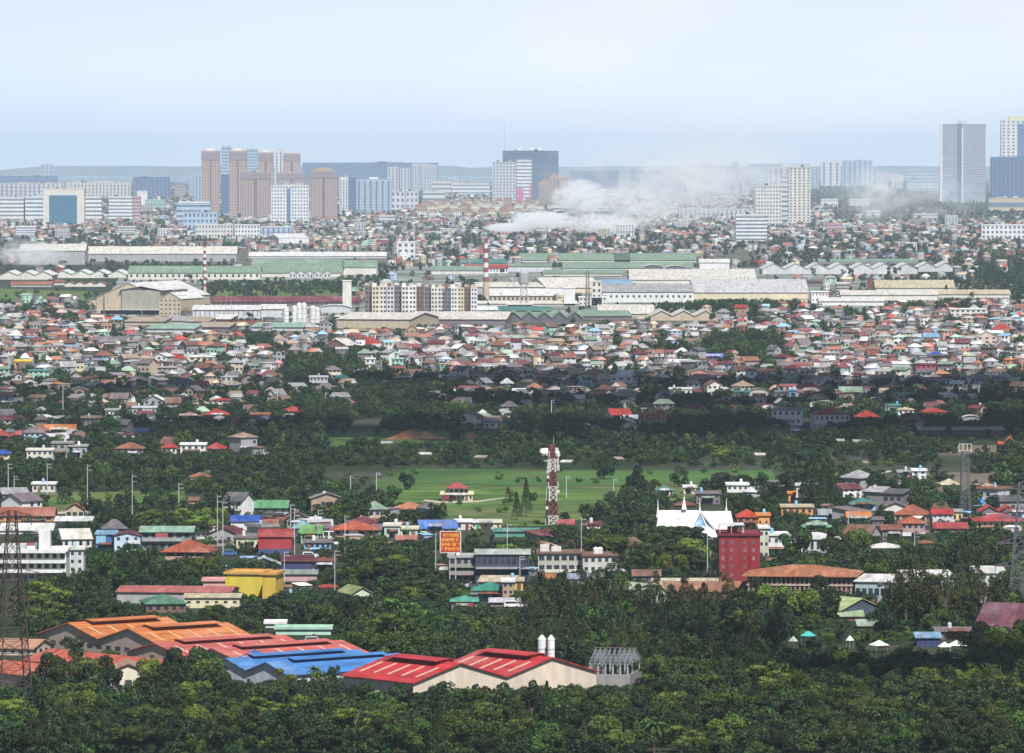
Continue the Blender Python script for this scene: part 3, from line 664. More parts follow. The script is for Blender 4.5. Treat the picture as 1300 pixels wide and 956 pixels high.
def balcony(r, w, z, x0=-.5, x1=.5, out=1.4, c='white', rail=1.0, nm='balcony'):
    b = MB(); b.box(w * x0, w * x1, -out, -.02, z, z + .22); b.box(w * x0, w * x1, -out - .12, -out, z, z + .22 + rail); b.build(nm, wallm(C[c]), r)
def porch(r, w, h, n=4, out=2.5, c='offwhite', rc='terracotta'):
    b = MB(); b.sheet([(-w / 2, -out - .3, h - .5), (w / 2, -out - .3, h - .5), (w / 2, -.02, h + .3), (-w / 2, -.02, h + .3)], .15); b.build('porch_roof', roofm(C[rc]), r)
    b = MB(); b.box(-.14, .14, -out - .14, -out + .14, 0, h - .6); me = b.mesh('post', wallm(C[c]))
    for i in range(n): q = link('post', me, r); q.location = (-w / 2 + .4 + (w - .8) * i / (n - 1), 0, 0)
hs('white castle like house with square turrets above the dark trees', 393, 416, 491, 12, ('flat', 1, 'white'), 'white', (2, 5), 10)
hs('mint green flat roofed house with dark windows among rust roofs', 497, 512, 467, 11, ('flat', 1, 'mint'), 'mint', (2, 3), 9)
hs('white two storey box house beside the mint green house', 464, 476, 468, 12, ('flat', 1, 'white'), 'white', (2, 2), 9)
hs('house with big vermilion roof and small dormer gable, front of factory', 440, 486, 444, 7, ('hip', 9, 'red'), 'tan', (1, 5), 16)
hs('brown gabled house with white roof slope and green edge', 412, 440, 447, 9, ('gy', 8, 'offwhite'), 'brown', (1, 3), 18, -25)
hs('house with orange upper wall beneath the cream ribbed roof', 514, 532, 428, 9, ('gy', 6, 'orange'), 'tan', (2, 3), 10)
hs('white block house with open terrace in the dense quarter', 775, 803, 492, 14, ('flat', 1, 'white'), 'white', (2, 3), 10)
hs('sky blue narrow house wall facing the trees', 735, 745, 497, 12, ('flat', 1, 'sky'), 'sky', (2, 2), 8)
hs('orange topped house standing over grey shacks', 679, 694, 474, 10, ('flat', 1, 'orange'), 'tan', (2, 2), 8)
hs('crimson walled two storey building in the dense quarter', 1163, 1188, 475, 12, ('flat', 1, 'maroon'), (.4, .04, .08), (2, 4), 10)
hs('blue roofed house beside the crimson building', 1178, 1200, 456, 5, ('hip', 5, 'blue'), 'lightgrey', (1, 4), 10)
hs('orange walled house at the hillside end of the dense quarter', 1276, 1297, 463, 6, ('flat', 1, 'orange'), 'orange', (1, 3), 9)
hs('tall pink white house with steep gable among pale roofs', 1240, 1266, 442, 15, ('gy', 7, 'offwhite'), (.62, .48, .42), (3, 3), 12)
hs('dark gabled chalet house with grey roof below pink white house', 1263, 1283, 446, 6, ('gy', 8, 'lightgrey'), 'mauve', (2, 3), 12)
hs('house with big rust red roof by upper tree belt', 1258, 1288, 424, 4, ('hip', 9, 'red'), 'tan', (1, 4), 14)
hs('white flat building with terrace and tall white pole, upper slope', 1206, 1252, 402, 9, ('flat', 1, 'white'), 'offwhite', (2, 7), 16)
hs('yellow house behind the white gate house, near the field side', 18, 40, 467, 8, ('flat', 2, 'yellow'), (.6, .36, .05), (1, 3), 10)
hs('mint house with teal balconies beside the yellow house', 36, 62, 480, 9, ('flat', 1, 'teal'), 'mint', (2, 4), 10)
hs('green walled house at the frame edge under the yellow house', -8, 12, 480, 12, ('gx', 3, 'green'), 'mint', (2, 3), 10)
hs('orange stucco house standing out of dark trees', 65, 80, 494, 7, ('hip', 3, 'orange'), 'orange', (1, 2), 9)
hs('white two storey house with grey pitched roof and red neighbour', 192, 212, 464, 12, ('gy', 4, 'white'), 'white', (2, 3), 12, -20)
hs('house with bright red hip roof touching the white gabled house', 206, 236, 462, 7, ('hip', 6, 'red'), 'offwhite', (1, 4), 12)
hs('grey concrete three storey house frame below red roofed house', 200, 224, 480, 13, ('flat', 1, 'grey'), 'concrete', (3, 4), 10)
hs('cream low house with wide white roof in the dense quarter', 240, 272, 459, 6, ('hip', 3, 'white'), 'cream', (1, 4), 12)
hs('beige house with pitched grey roof near the umbrella dome', 284, 306, 494, 7, ('hip', 4, 'beige'), 'tan', (1, 3), 10)
hs('wide low maroon roofed row house above white garage', 118, 165, 437, 6, ('gx', 4, 'mauve'), 'brick', (1, 9), 12)
hs('dark roofed row house with pink wall by the green lot', 125, 160, 441, 6, ('shed', 2, 'mauve'), 'pink', (1, 7), 12)
# belt y 490-560
hs('white low house with dark openings in the dark tree belt', 134, 160, 528, 7, ('flat', 1, 'grey'), 'white', (1, 5), 10)
hs('grey white flat house beside the low white house', 168, 198, 527, 9, ('flat', 1, 'lightgrey'), 'lightgrey', (1, 5), 10)
hs('house with wide rust red pyramid roof in dark trees', 225, 254, 533, 4, ('hip', 6, 'terracotta'), 'tan', (1, 3), 11)
hs('maroon red roofed house beside grey unfinished block', 259, 290, 532, 6, ('hip', 7, 'red'), 'mauve', (1, 4), 12)
hs('cream two storey house with lower red roof by the trees', 270, 290, 517, 9, ('hip', 3, 'red'), 'offwhite', (2, 3), 10)
hs('small house with vermilion pyramid roof and white gable at wood edge', 362, 390, 527, 4, ('hip', 7, 'red'), 'white', (1, 2), 11, 18)
hs('brick red low house at the wood edge', 318, 342, 531, 5, ('shed', 2, 'terracotta'), 'brick', (1, 3), 9)
hs('green roofed cottage alone in the dark wood', 424, 444, 483, 3, ('hip', 5, 'teal'), 'green', (1, 2), 9)
hs('teal roofed house above a pale blue annex', 502, 522, 484, 3, ('hip', 6, 'teal'), 'sky', (1, 3), 10)
hs('white walled house with red gabled porch roof beside the long cream house', 776, 802, 535, 9, ('gx', 7, 'red'), 'white', (2, 3), 11, 16)
r, w, h, s = hs('long cream house with terracotta roof and arcade', 812, 845, 543, 11, ('gx', 7, 'terracotta'), 'cream', (2, 6), 10)
hs('terracotta hip roofed house with white walls behind the wood edge', 812, 828, 521, 5, ('hip', 6, 'terracotta'), 'white', (1, 3), 10)
hs('dark red hip roofed house with white front, middle of the wood edge', 866, 896, 523, 5, ('hip', 6, 'maroon'), 'white', (1, 4), 11)
hs('dark rust red house roof beside the teal shack', 880, 905, 502, 5, ('hip', 6, 'maroon'), 'brick', (1, 4), 11)
hs('white garage block with arched openings below the purple house', 850, 878, 502, 8, ('flat', 1, 'white'), 'white', (1, 4), 10)
hs('teal shack with flat roof', 932, 952, 508, 10, ('flat', 1, 'teal'), 'teal', (1, 3), 9)
hs('white arched garage beside teal shack', 952, 975, 506, 9, ('barrel', 4, 'beige'), 'offwhite', (1, 2), 10)
hs('yellow and purple gabled house in the dense quarter', 873, 902, 481, 9, ('gy', 4, 'cream'), 'pink', (1, 4), 11)
hs('blue roofed low hall beyond the tree clump', 893, 918, 456, 3, ('gx', 4, (.18, .2, .6)), 'lightgrey', (1, 4), 14)
r, w, h, s = hs('white three storey house with dark framed flat roof by the field', 980, 1017, 540, 20, ('shed', 2, 'mauve'), 'white', (2, 5), 11, -8)
r, w, h, s = hs('large grey white villa with bright red roof and tall windows', 1034, 1079, 546, 20, ('hip', 8, 'red'), 'lightgrey', (2, 7), 14, 6)
b = MB(); b.box(-w * .5, w * .1, -2.5, -.1, 0, h * .4); b.build('garden_wall', wallm(C['grey']), r)
b = MB(); b.hexa([(w * .05, -1, h), (w * .4, -1, h), (w * .4, 6, h), (w * .05, 6, h)], [(w * .22, -1, h + 2.2), (w * .23, -1, h + 2.2), (w * .23, 6, h + 2.2), (w * .22, 6, h + 2.2)]); b.build('gable', roofm(C['mauve']), r)
hs('pavilion house with crimson pyramid roof beside the grey white villa', 1088, 1114, 535, 6, ('hip', 8, 'red'), 'brick', (1, 3), 12, ov=1)
hs('teal box house among trees near the long green roof', 1128, 1143, 524, 9, ('flat', 1, 'teal'), (.15, .5, .42), (1, 2), 9)
hs('low white and cream house beside the teal box', 1140, 1160, 527, 7, ('hip', 3, 'cream'), 'white', (1, 3), 9)
hs('long crimson roofed house in the dark wood', 1168, 1202, 528, 5, ('hip', 5, 'red'), 'mauve', (1, 5), 12)
hs('white rounded shelter roof at the wood edge', 1222, 1244, 534, 3, ('barrel', 4, 'white'), 'grey', None, 8)
hs('white angular house with cut corner in the wood', 1198, 1216, 512, 10, ('shed', 3, 'white'), 'white', (1, 2), 9, 20)
hs('sky blue fronted block next to grey wall in the quarter', 1002, 1012, 507, 11, ('flat', 1, 'sky'), 'sky', (1, 1), 8)
hs('grey block with dark side joined to the sky blue front', 984, 1001, 508, 10, ('flat', 1, 'grey'), 'grey', (1, 2), 8)
hs('crimson roofed house with grey walls above the grey block', 1014, 1040, 498, 7, ('hip', 6, 'red'), 'grey', (1, 4), 11)
hs('green roofed house with white walls over the dark wood', 1066, 1094, 504, 7, ('gx', 6, 'green'), 'white', (1, 5), 11)
hs('house with large orange brown hip roof over the dark wood', 1120, 1146, 496, 3, ('hip', 7, (.5, .2, .1)), 'brick', (1, 3), 12)
shed('long pale green shelter roof on dark posts in the wood', 1168, 1274, 552, 6, ('shed', 3, 'green'), 'darkgrey', 14, name='shelter')
# left village row y 535-590
hs('blue grey house with blue roof strip and cream lower wall, at the frame edge', -6, 12, 588, 12, ('hip', 5, 'blue'), 'cream', (2, 2), 10)
hs('red roofed house partly cut by the frame edge', -10, 12, 560, 6, ('hip', 8, 'red'), 'brick', (1, 2), 11)
hs('orange roofed house between red roofed house and white house', 14, 34, 558, 6, ('hip', 6, 'red'), 'terracotta', (1, 2), 10)
hs('pale blue two storey house with grey violet roof', 31, 58, 562, 13, ('hip', 7, 'mauve'), 'paleblue', (2, 4), 11, 10)
hs('long house with bright orange tiled roof above pale blue house', 56, 95, 551, 5, ('gx', 7, 'orange'), 'offwhite', (1, 5), 12)
hs('white flat roofed house with curved bay at the grass edge', 34, 67, 587, 15, ('flat', 1, 'offwhite'), 'offwhite', (2, 5), 10)
hs('grey unfinished concrete house next to white curved house', 66, 92, 581, 18, ('flat', 1, 'concrete'), 'concrete', (2, 3), 10)
hs('roofless grey concrete walls at the grass edge', 88, 110, 581, 14, ('flat', 1, 'grey'), 'grey', (1, 3), 10)
hs('grey house with rust and vermilion hip roofs in the tree belt', 147, 182, 582, 13, ('hip', 7, 'terracotta'), 'mauve', (2, 4), 11)
hs('house with crimson roof and white porch beside the white villa', 205, 224, 576, 8, ('hip', 6, 'red'), 'white', (1, 3), 10)
r, w, h, s = hs('white flat roofed villa standing beside the crimson hip roof', 229, 261, 579, 14, ('flat', 1, 'white'), 'white', (2, 4), 11)
hs('house with crimson pyramid roof and brick red walls beside white villa', 262, 286, 577, 8, ('hip', 7, 'red'), 'brick', (1, 4), 11)
hs('pale blue sheet roof over trees beyond the crimson houses', 162, 188, 551, 3, ('shed', 4, 'sky'), 'lightgrey', None, 10)
hs('tiny white gabled house under salmon roof in the slope wood', 241, 266, 609, 4, ('hip', 5, 'terracotta'), 'white', (1, 3), 10)
hs('small white pavilion in the park garden with dark doorways', 41, 70, 625, 10, ('flat', 1, 'white'), 'offwhite', (1, 4), 9)
hs('low house with salmon roof hidden in park trees', 240, 251, 640, 5, ('shed', 3, 'terracotta'), 'pink', None, 7)
# huts in trees behind the field
for x0, x1, yb, c_, l in [(533, 553, 579, 'white', 'white sheet roof hut with red end in the dark trees'), (603, 620, 583, 'offwhite', 'tilted pale sheet roof hut in the trees beyond the field'), 
        (712, 730, 589, 'white', 'white hut with tilted roof behind the cell tower'), (784, 795, 585, 'offwhite', 'low pale hut near a grass strip'), (870, 886, 564, 'red', 'red roofed hut with white wall in the wood'),
        (960, 976, 580, 'white', 'thin white roofed hut in the wood'), (1063, 1075, 562, 'white', 'small white sheet roof in the wood, near the villa'), (1085, 1108, 563, 'lightgrey', 'long grey sheet roof hut below the crimson pavilion'),
        (478, 506, 565, 'white', 'long white roof line at the foot of the grass lot'), (1098, 1103, 590, 'offwhite', 'tiny hut beside the gravel path')]:
    hs(l, x0, x0 + (x1 - x0) * .7, yb, 2.6, ('shed', 1.6, {'white': 'offwhite', 'offwhite': 'beige'}.get(c_, c_)), 'offwhite', None, 7, rnd.uniform(-10, 10), name='hut', cat='hut', keep=.3)
# field houses
r, w, h, s = hs('two storey house with crimson hip roof alone in the green field', 560, 600, 636, 8, ('flat', 1, 'cream'), 'cream', (1, 8, .5, .5), 13)
b = MB(); b.box(-w * .26, w * .5 - 3, 2, 11, h + .2, h + 8.5 / s); b.build('wall', wallm(C['offwhite']), r)
rm = roof_mesh('hip', w * .74 - 3, 9, h + 8.5 / s, 7 / s, 1.2); q = rm.build('roof', roofm((.40, .05, .05)), r); q.location = (w * .12 - 1.5, 2, 0)
for k in range(4): window(r, -w * .18 + k * w * .16, h + 4 / s, 1.4, 1.5, y=2)
b = MB(); b.box(-w * .5, -w * .1, -.5, -.02, .3, h * .9); b.build('garage_door', wallm(C['maroon']), r)
r, w, h, s = hs('cream house with orange terracotta hip roof at the field edge', 501, 534, 655, 10, ('hip', 7, (.55, .17, .07)), 'offwhite', (1, 6, .4, .4), 11, -6, ov=1.2)
hs('white two storey house with bright parapet at the end of gravel path', 1158, 1176, 608, 10, ('flat', 1, 'white'), 'white', (2, 2), 9)
hs('low grey house joined to the white parapet house', 1140, 1160, 606, 6, ('flat', 1, 'grey'), 'grey', (1, 3), 9)
hs('white villa with crimson roof and blue windows amid trees', 1070, 1094, 632, 12, ('gx', 6, 'maroon'), 'white', (2, 3), 12, 24)
hs('round roofed hut with pale yellow cone roof', 1193, 1219, 618, 3, ('hip', 7, 'cream'), 'beige', None, 9)
hs('teal roofed white house behind the church', 833, 855, 630, 8, ('hip', 4, 'teal'), 'white', (1, 4), 10)
hs('white small house with open porch behind the church roof', 868, 883, 627, 8, ('flat', 1, 'white'), 'white', (1, 3), 8)
hs('mauve and beige unfinished house behind the church spires', 884, 914, 640, 13, ('flat', 1, 'mauve'), 'mauve', (2, 4), 10)
r, w, h, s = hs('white house with terraces and blue glass standing by dark trees', 923, 950, 634, 18, ('flat', 1, 'white'), 'offwhite', (2, 4), 10); balcony(r, w, h * .5)
hs('faded red roofed house behind church roof ridge', 858, 882, 644, 3, ('hip', 5, 'brick'), 'brick', None, 9)
# ================================================================ near village, y 640-780
r, w, h, s = hs('orange brown walled house with red tiled roof and roof rail', -5, 68, 662, 8, ('gx', 9, (.36, .11, .06)), (.5, .22, .06), (1, 6, .5, .5), 14)
hs('long white canopy roof below the orange brown house', 0, 66, 678, 5, ('shed', 7, 'white'), 'white', None, 10)
hs('white roof slab beside the park edge', 70, 116, 664, 3, ('shed', 4, 'white'), 'offwhite', None, 9)
r, w, h, s = hs('big white unfinished multi storey building with deep floors', -4, 84, 738, 38, ('flat', 1, 'white'), 'offwhite', (3, 9, .55, .5), 16, name='building', cat='building')
for k in (.32, .64, .98): balcony(r, w, h * k - .2, out=2.2, rail=.8)
b = MB(); b.box(w * .1, w * .26, 2, 8, h, h + 26 / s); b.build('stair_tower', wallm(C['white']), r)
b = MB(); b.box(-w * .45, -w * .1, 3, 10, h, h + 8 / s); b.build('upper_floor', wallm(C['lightgrey']), r)
r, w, h, s = hs('white gabled hall with shallow roof beside the unfinished white building', 80, 116, 697, 14, ('gx', 11, 'offwhite'), 'white', (1, 4), 12, 14, name='hall', cat='building')
hs('white low block with steps under the gabled hall', 78, 106, 728, 30, ('flat', 1, 'offwhite'), 'lightgrey', (3, 3, .4, .4), 10, name='building', cat='building')
r, w, h, s = hs('deep blue walled building with pale blue upper corner', 122, 146, 700, 22, ('shed', 3, 'sky'), (.06, .12, .35), (2, 3, .3, .3), 10, name='building', cat='building')
b = MB(); b.box(-w * .5, w * .02, -.25, 0, h * .45, h * .98); b.build('wall_panel', wallm(C['sky']), r)
r, w, h, s = hs('pale sky blue two storey house with maroon gable roof', 145, 178, 701, 22, ('gy', 4, 'maroon'), (.45, .6, .68), (2, 3, .35, .35), 12); balcony(r, w, h * .5, .05, .5, 1.2, 'white')
r, w, h, s = hs('long building with light green roof and maroon front panel', 180, 243, 700, 26, ('gx', 5, (.3, .5, .38)), (.2, .25, .22), (2, 6, .6, .4), 13, name='building', cat='building', ov=1)
b = MB(); b.box(-w * .22, w * .03, -.8, -.1, h * .62, h * .98); b.build('sign_panel', wallm((.35, .07, .08)), r); balcony(r, w, h * .5, -.5, .3, 1.0, 'grey')
r, w, h, s = hs('open three storey pavilion house with broad rust red hip roof', 210, 260, 722, 22, ('hip', 14, (.40, .10, .05)), 'tan', (2, 4, .72, .6), 13, -8, ov=1.8); balcony(r, w, h * .5, c='tan'); balcony(r, w, h * .08, c='tan')
hs('grey gabled concrete house with maroon roof edge behind the pavilion', 262, 303, 692, 14, ('gy', 9, 'maroon'), 'grey', (1, 5, .5, .4), 14, -12)
hs('white block with deep blue roof, tallest wall of the village row', 293, 330, 684, 23, ('gx', 6, 'blue'), 'white', (1, 4, .3, .14), 12)
hs('cream house with dark window row below the white block', 300, 332, 697, 14, ('flat', 1, 'mauve'), 'cream', (1, 4, .4, .35), 10)
hs('salmon flat roofed house beside the white block', 330, 352, 672, 6, ('gx', 6, (.4, .15, .09)), 'tan', (1, 3), 12)
r, w, h, s = hs('dark red box building with bright red hipped roof and blue ground floor', 328, 370, 708, 27, ('shed', 7, 'red'), (.35, .02, .03), None, 12, name='building', cat='building')
b = MB(); b.box(-w * .5, w * .5, -.3, -.01, 0, h * .42); b.build('shop_front', wallm((.05, .06, .16)), r)
hs('long mid green roof on open dark hall beside the wood', 310, 365, 652, 8, ('gx', 8, (.14, .36, .18)), 'darkgrey', (1, 5), 14, name='hall', cat='building')
hs('sky blue pyramid roofed house behind green gable', 372, 396, 682, 12, ('hip', 8, (.25, .5, .6)), 'paleblue', (1, 3), 11)
hs('house with green gable roof and orange white lower wall', 382, 408, 690, 14, ('gx', 9, (.15, .38, .12)), (.25, .4, .2), (1, 4), 11)
hs('dark shop row with pale blue and orange signs', 386, 420, 697, 8, ('flat', 1, 'mauve'), 'sky', (1, 5, .6, .5), 9, name='building', cat='building')
r, w, h, s = hs('villa with orange red hip roof and white curved balcony', 424, 475, 690, 18, ('hip', 10, (.52, .12, .07)), 'tan', (2, 5, .6, .45), 14, ov=1.4); balcony(r, w, h * .16, out=3, rail=1.2); 
b = MB(); b.box(-w * .12, w * .1, -.6, -.1, h * .7, h * .98); b.build('dormer', wallm(C['white']), r)
hs('grey gabled house with open wooden roof frame beside the villa', 474, 498, 681, 9, ('gx', 6, 'mauve'), 'mauve', (1, 3), 10)
hs('pale green white house with low sheet roof', 488, 508, 683, 15, ('flat', 1, 'offwhite'), (.5, .6, .5), (1, 2), 10)
hs('pale mint wall house with cream stripe beside blue roof', 508, 530, 681, 9, ('flat', 1, 'cream'), (.5, .62, .45), (1, 2), 10)
hs('low house with salmon roof under the mint wall', 504, 528, 689, 4, ('shed', 4, (.5, .15, .1)), 'brick', None, 8)
hs('house with large blue sheet roof and cream wall beside billboard', 534, 580, 676, 6, ('gx', 9, (.12, .24, .62)), (.5, .6, .4), (1, 5), 13, 6)
hs('white stepped house with small window behind the billboard', 578, 598, 673, 10, ('flat', 1, 'white'), 'offwhite', (1, 2), 9)
hs('cream walled house row with grey roof near reddish shrubs', 598, 636, 672, 9, ('shed', 2, 'offwhite'), 'cream', (1, 5, .3, .3), 10)
hs('long teal green wall shed behind the wires', 628, 684, 682, 8, ('gx', 3, (.1, .3, .24)), (.08, .25, .2), None, 11, name='building', cat='building')
hs('salmon roofed guard house at the foot of the cell tower', 709, 728, 668, 3, ('gx', 5, (.45, .1, .1)), 'lightgrey', None, 8)
hs('light cream house with maroon flat roof beside a utility pole', 745, 762, 671, 5, ('flat', 1, 'maroon'), 'cream', (1, 3), 8)
r, w, h, s = hs('bright orange house with twin red roofs and bay windows', 936, 962, 672, 16, ('hip', 9, (.55, .06, .03)), (.62, .2, .05), (2, 3, .6, .4), 11)
hs('light orange flat block attached to the orange house', 961, 977, 672, 17, ('flat', 1, 'orange'), (.68, .32, .1), (1, 2, .3, .2), 10)
# concrete structures around billboard
r, w, h, s = hs('grey unfinished concrete frame building with open upper floor', 570, 604, 740, 32, ('flat', 1, 'grey'), 'concrete', (3, 4, .6, .55), 12, name='building', cat='building'); balcony(r, w, h * .62, c='concrete'); balcony(r, w, h * .33, c='concrete')
r, w, h, s = hs('pale concrete house with sloping parapet and cream balcony wall', 597, 628, 736, 26, ('flat', 1, 'offwhite'), (.42, .42, .36), (2, 3, .3, .3), 11); balcony(r, w, h * .32, -.4, .5, 1.5, 'offwhite', 2.0)
r, w, h, s = hs('long dark open school block with green grey roof edge', 604, 672, 741, 38, ('shed', 3, (.4, .45, .42)), (.05, .05, .09), (2, 9, .7, .5), 13, name='school_building', cat='school'); balcony(r, w, h * .5, c='grey', rail=.4)
hs('tan hall with curved cream roof beam before the school block', 608, 652, 750, 12, ('shed', 5, (.6, .5, .36)), 'tan', (1, 4, .5, .3), 10, -6, name='hall', cat='building')
r, w, h, s = hs('house with teal green roof and columned porch', 600, 645, 764, 15, ('hip', 9, (.05, .28, .2)), (.2, .42, .36), (1, 4, .6, .5), 11); 
r, w, h, s = hs('small two storey hut with bright teal hip roof and red band', 573, 606, 779, 16, ('hip', 6, (.06, .4, .26)), 'mauve', (1, 3), 9)
b = MB(); b.box(-w * .35, w * .35, -.4, -.02, h * .5, h * .85); b.build('wall_panel', wallm((.25, .04, .06)), r)
hs('white sheet roof carport below the teal roofed porch house', 622, 662, 770, 6, ('shed', 3, 'lightgrey'), 'mauve', None, 8, name='carport', cat='carport')
r, w, h, s = hs('two storey school wing with maroon roof edge and dark windows', 683, 740, 727, 24, ('flat', 1, 'brown'), (.42, .4, .36), (2, 6, .7, .5), 12, name='school_building', cat='school'); balcony(r, w, h * .02, c='offwhite', rail=.8)
b = MB(); b.box(-w * .45, -w * .25, 2, 8, h + .2, h + 10 / s); b.box(-w * .2, w * .02, 2, 6, h + .2, h + 8 / s); b.build('roof_block', wallm(C['offwhite']), r)
r, w, h, s = hs('school end block with maroon flat roof and white roof tanks', 740, 783, 728, 22, ('flat', 1, 'brown'), (.45, .45, .42), (2, 5, .5, .4), 12, 8, name='school_building', cat='school')
for k in (-.05, .08):
    b = MB(); b.lathe(w * k, 5, [(.9, h + .3), (.9, h + 2.2), (.3, h + 2.6)], 10); b.build('roof_tank', wallm(C['white']), r)
hs('blue grey sheet roofed house in front of the school wing', 722, 765, 742, 8, ('gx', 5, (.25, .3, .38)), 'grey', None, 10)
hs('small terracotta gabled hut among trees before the school', 691, 704, 737, 4, ('gx', 4, (.55, .2, .08)), 'tan', None, 8, name='hut', cat='hut')
hs('yellow sided house with pale roof behind the feathery trees', 645, 664, 750, 12, ('flat', 1, 'beige'), (.45, .38, .1), (1, 2), 9)
hs('narrow teal and tan shop house at the wood edge', 638, 652, 765, 26, ('flat', 1, 'white'), 'tan', (3, 2, .5, .4), 9)
hs('rust roofed hut and blue grey wall beside dark rain trees', 804, 838, 742, 12, ('gx', 6, 'rust'), 'mauve', (1, 3), 9)
# yellow building etc
r, w, h, s = hs('bright yellow block building with rust streaked parapet', 286, 333, 757, 28, ('flat', 1.5, (.55, .3, .06)), (.62, .48, .03), None, 14, -9, name='building', cat='building')
hs('darker yellow side block joined to the bright yellow building', 333, 350, 760, 30, ('flat', 1, (.5, .25, .05)), (.52, .36, .04), None, 12, -9, name='building', cat='building')
hs('long grey warehouse with salmon roof strip before the yellow block', 148, 292, 766, 15, ('gx', 5, (.5, .16, .14)), 'grey', None, 18, -6, name='warehouse', cat='warehouse')
hs('long cream wall shed below the grey warehouse', 234, 304, 772, 14, ('shed', 2, 'cream'), 'cream', (1, 6, .4, .2), 10, name='warehouse', cat='warehouse')
hs('dark green hip roofed hall in front of grey warehouse', 186, 236, 778, 12, ('hip', 10, (.07, .2, .12)), 'brown', (1, 5, .5, .4), 14, 10, name='hall', cat='building')
hs('pink low building wedged before the yellow block', 258, 290, 748, 10, ('flat', 1, 'pink'), (.6, .33, .3), None, 9, name='building', cat='building')
hs('deep blue and maroon open hall under the utility wires', 358, 396, 727, 15, ('shed', 5, (.14, .03, .04)), (.03, .03, .12), None, 11, name='hall', cat='building')
hs('dull teal roof hall below the blue and maroon hall', 356, 402, 738, 10, ('gx', 4, (.22, .28, .26)), (.5, .3, .3), None, 10, name='hall', cat='building')
hs('small grey red shop row behind the big dark rain tree', 395, 425, 726, 14, ('hip', 4, 'brick'), 'mauve', (1, 4), 9)
hs('low house with olive gable roof and pale mint wall in the trees', 446, 474, 763, 10, ('gy', 8, (.3, .35, .15)), (.5, .6, .45), None, 13, 20)
hs('crimson roofed kiosk among street poles', 406, 427, 748, 3, ('hip', 3, 'red'), 'white', None, 6, name='kiosk', cat='kiosk')
hs('pale mint flat roof strip beyond the red warehouse roof', 350, 420, 806, 7, ('flat', .5, 'mint'), (.4, .6, .5), None, 8, name='shed', cat='shed')
hs('small white shed roof behind the salmon warehouse roof', 337, 362, 797, 5, ('flat', .5, 'white'), 'white', None, 7, name='shed', cat='shed')
# right village
hs('white pavilion row with bright roof beside the dark red tower', 962, 1000, 706, 26, ('flat', 1, 'white'), 'white', (2, 4, .4, .4), 12, name='building', cat='building')
r, w, h, s = hs('white columned hall with shallow white roof between round trees', 996, 1066, 702, 18, ('hip', 7, 'white'), 'lightgrey', (1, 9, .5, .6), 14, name='hall', cat='building')
hs('sky blue walled house with orange roof in the village row', 1076, 1105, 666, 10, ('gx', 6, (.62, .22, .05)), 'sky', (1, 5, .5, .4), 11)
hs('low green hip roofed house beside grey sheet roofs', 1020, 1056, 674, 5, ('hip', 8, (.2, .45, .25)), 'beige', (1, 4), 12)
hs('grey blue sheet roofed house in the village row', 1040, 1078, 660, 7, ('gx', 6, (.3, .38, .42)), 'mauve', (1, 4), 12)
hs('orange flat block house peeking over trees', 1001, 1011, 638, 11, ('flat', 1, 'orange'), (.6, .25, .08), (1, 1), 7)
hs('orange edged flat house below dark casuarina', 992, 1032, 654, 10, ('flat', 1, 'beige'), (.55, .25, .08), (1, 5), 10)
hs('teal roofed two tier house in front of the casuarina', 1080, 1112, 648, 8, ('hip', 8, 'teal'), 'sky', (1, 3), 11)
hs('mauve grey tall narrow building in the village row', 1108, 1121, 684, 24, ('flat', 1, 'mauve'), 'mauve', (3, 2, .3, .4), 9, name='building', cat='building')
r, w, h, s = hs('villa with cascading rust red roofs and white balcony', 1144, 1174, 683, 19, ('hip', 8, (.45, .12, .06)), (.35, .24, .22), (2, 4, .5, .4), 12); balcony(r, w, h * .15, c='white')
hs('brown red roofed house rising behind the cascading villa', 1136, 1176, 665, 12, ('hip', 12, (.38, .10, .05)), 'tan', (1, 5), 14, -8)
hs('dark grey lower wing under the cascading red roofs', 1120, 1146, 686, 14, ('shed', 4, (.3, .1, .06)), 'mauve', (2, 4, .5, .3), 11)
hs('crimson roofed low house beside grey wall near the blue tarp', 1186, 1228, 676, 6, ('gx', 6, (.4, .07, .07)), 'mauve', (1, 5), 11)
hs('grey walled house with crimson cap behind low crimson roof', 1184, 1210, 668, 16, ('gx', 5, (.5, .05, .06)), 'lightgrey', (2, 4, .3, .3), 11)
hs('house with yellow square gable front beside the blue tarp', 1209, 1222, 664, 14, ('flat', 1, 'grey'), (.65, .55, .25), (1, 2), 8)
r, w, h, s = hs('pale yellow villa with long crimson hip roof', 1240, 1297, 675, 14, ('hip', 8, (.42, .04, .05)), (.60, .50, .25), (1, 8, .4, .5), 13, ov=1.2); balcony(r, w, h * .1, c='cream')
hs('house with red tent like roofs behind the pale yellow villa', 1244, 1292, 656, 7, ('gy', 7, (.5, .09, .07)), 'mauve', (1, 5), 13, n=2)
hs('small white and blue house near the frame edge', 1281, 1300, 658, 9, ('shed', 2, (.3, .1, .1)), (.5, .6, .7), (1, 2), 8)
b_ = MB(); b_.sheet([(-3, 0, 4), (2, 0, 2.2), (4, 5, 4.5), (-2, 5, 6)], .05); q = b_.build('tarpaulin', paint((.03, .18, .62), .5, .2, 'metal'), None, P(1237, 651), 0); tag(q, 'bright blue tarpaulin stretched between house roofs', 'tarpaulin')
hs('wide white canopy roof half hidden in the round trees', 1108, 1142, 698, 3, ('hip', 5, 'white'), 'lightgrey', None, 12, name='canopy', cat='canopy')
hs('salmon roofed hut under the rain trees near the villa', 1168, 1184, 692, 3, ('hip', 3, 'terracotta'), 'tan', None, 7, name='hut', cat='hut')
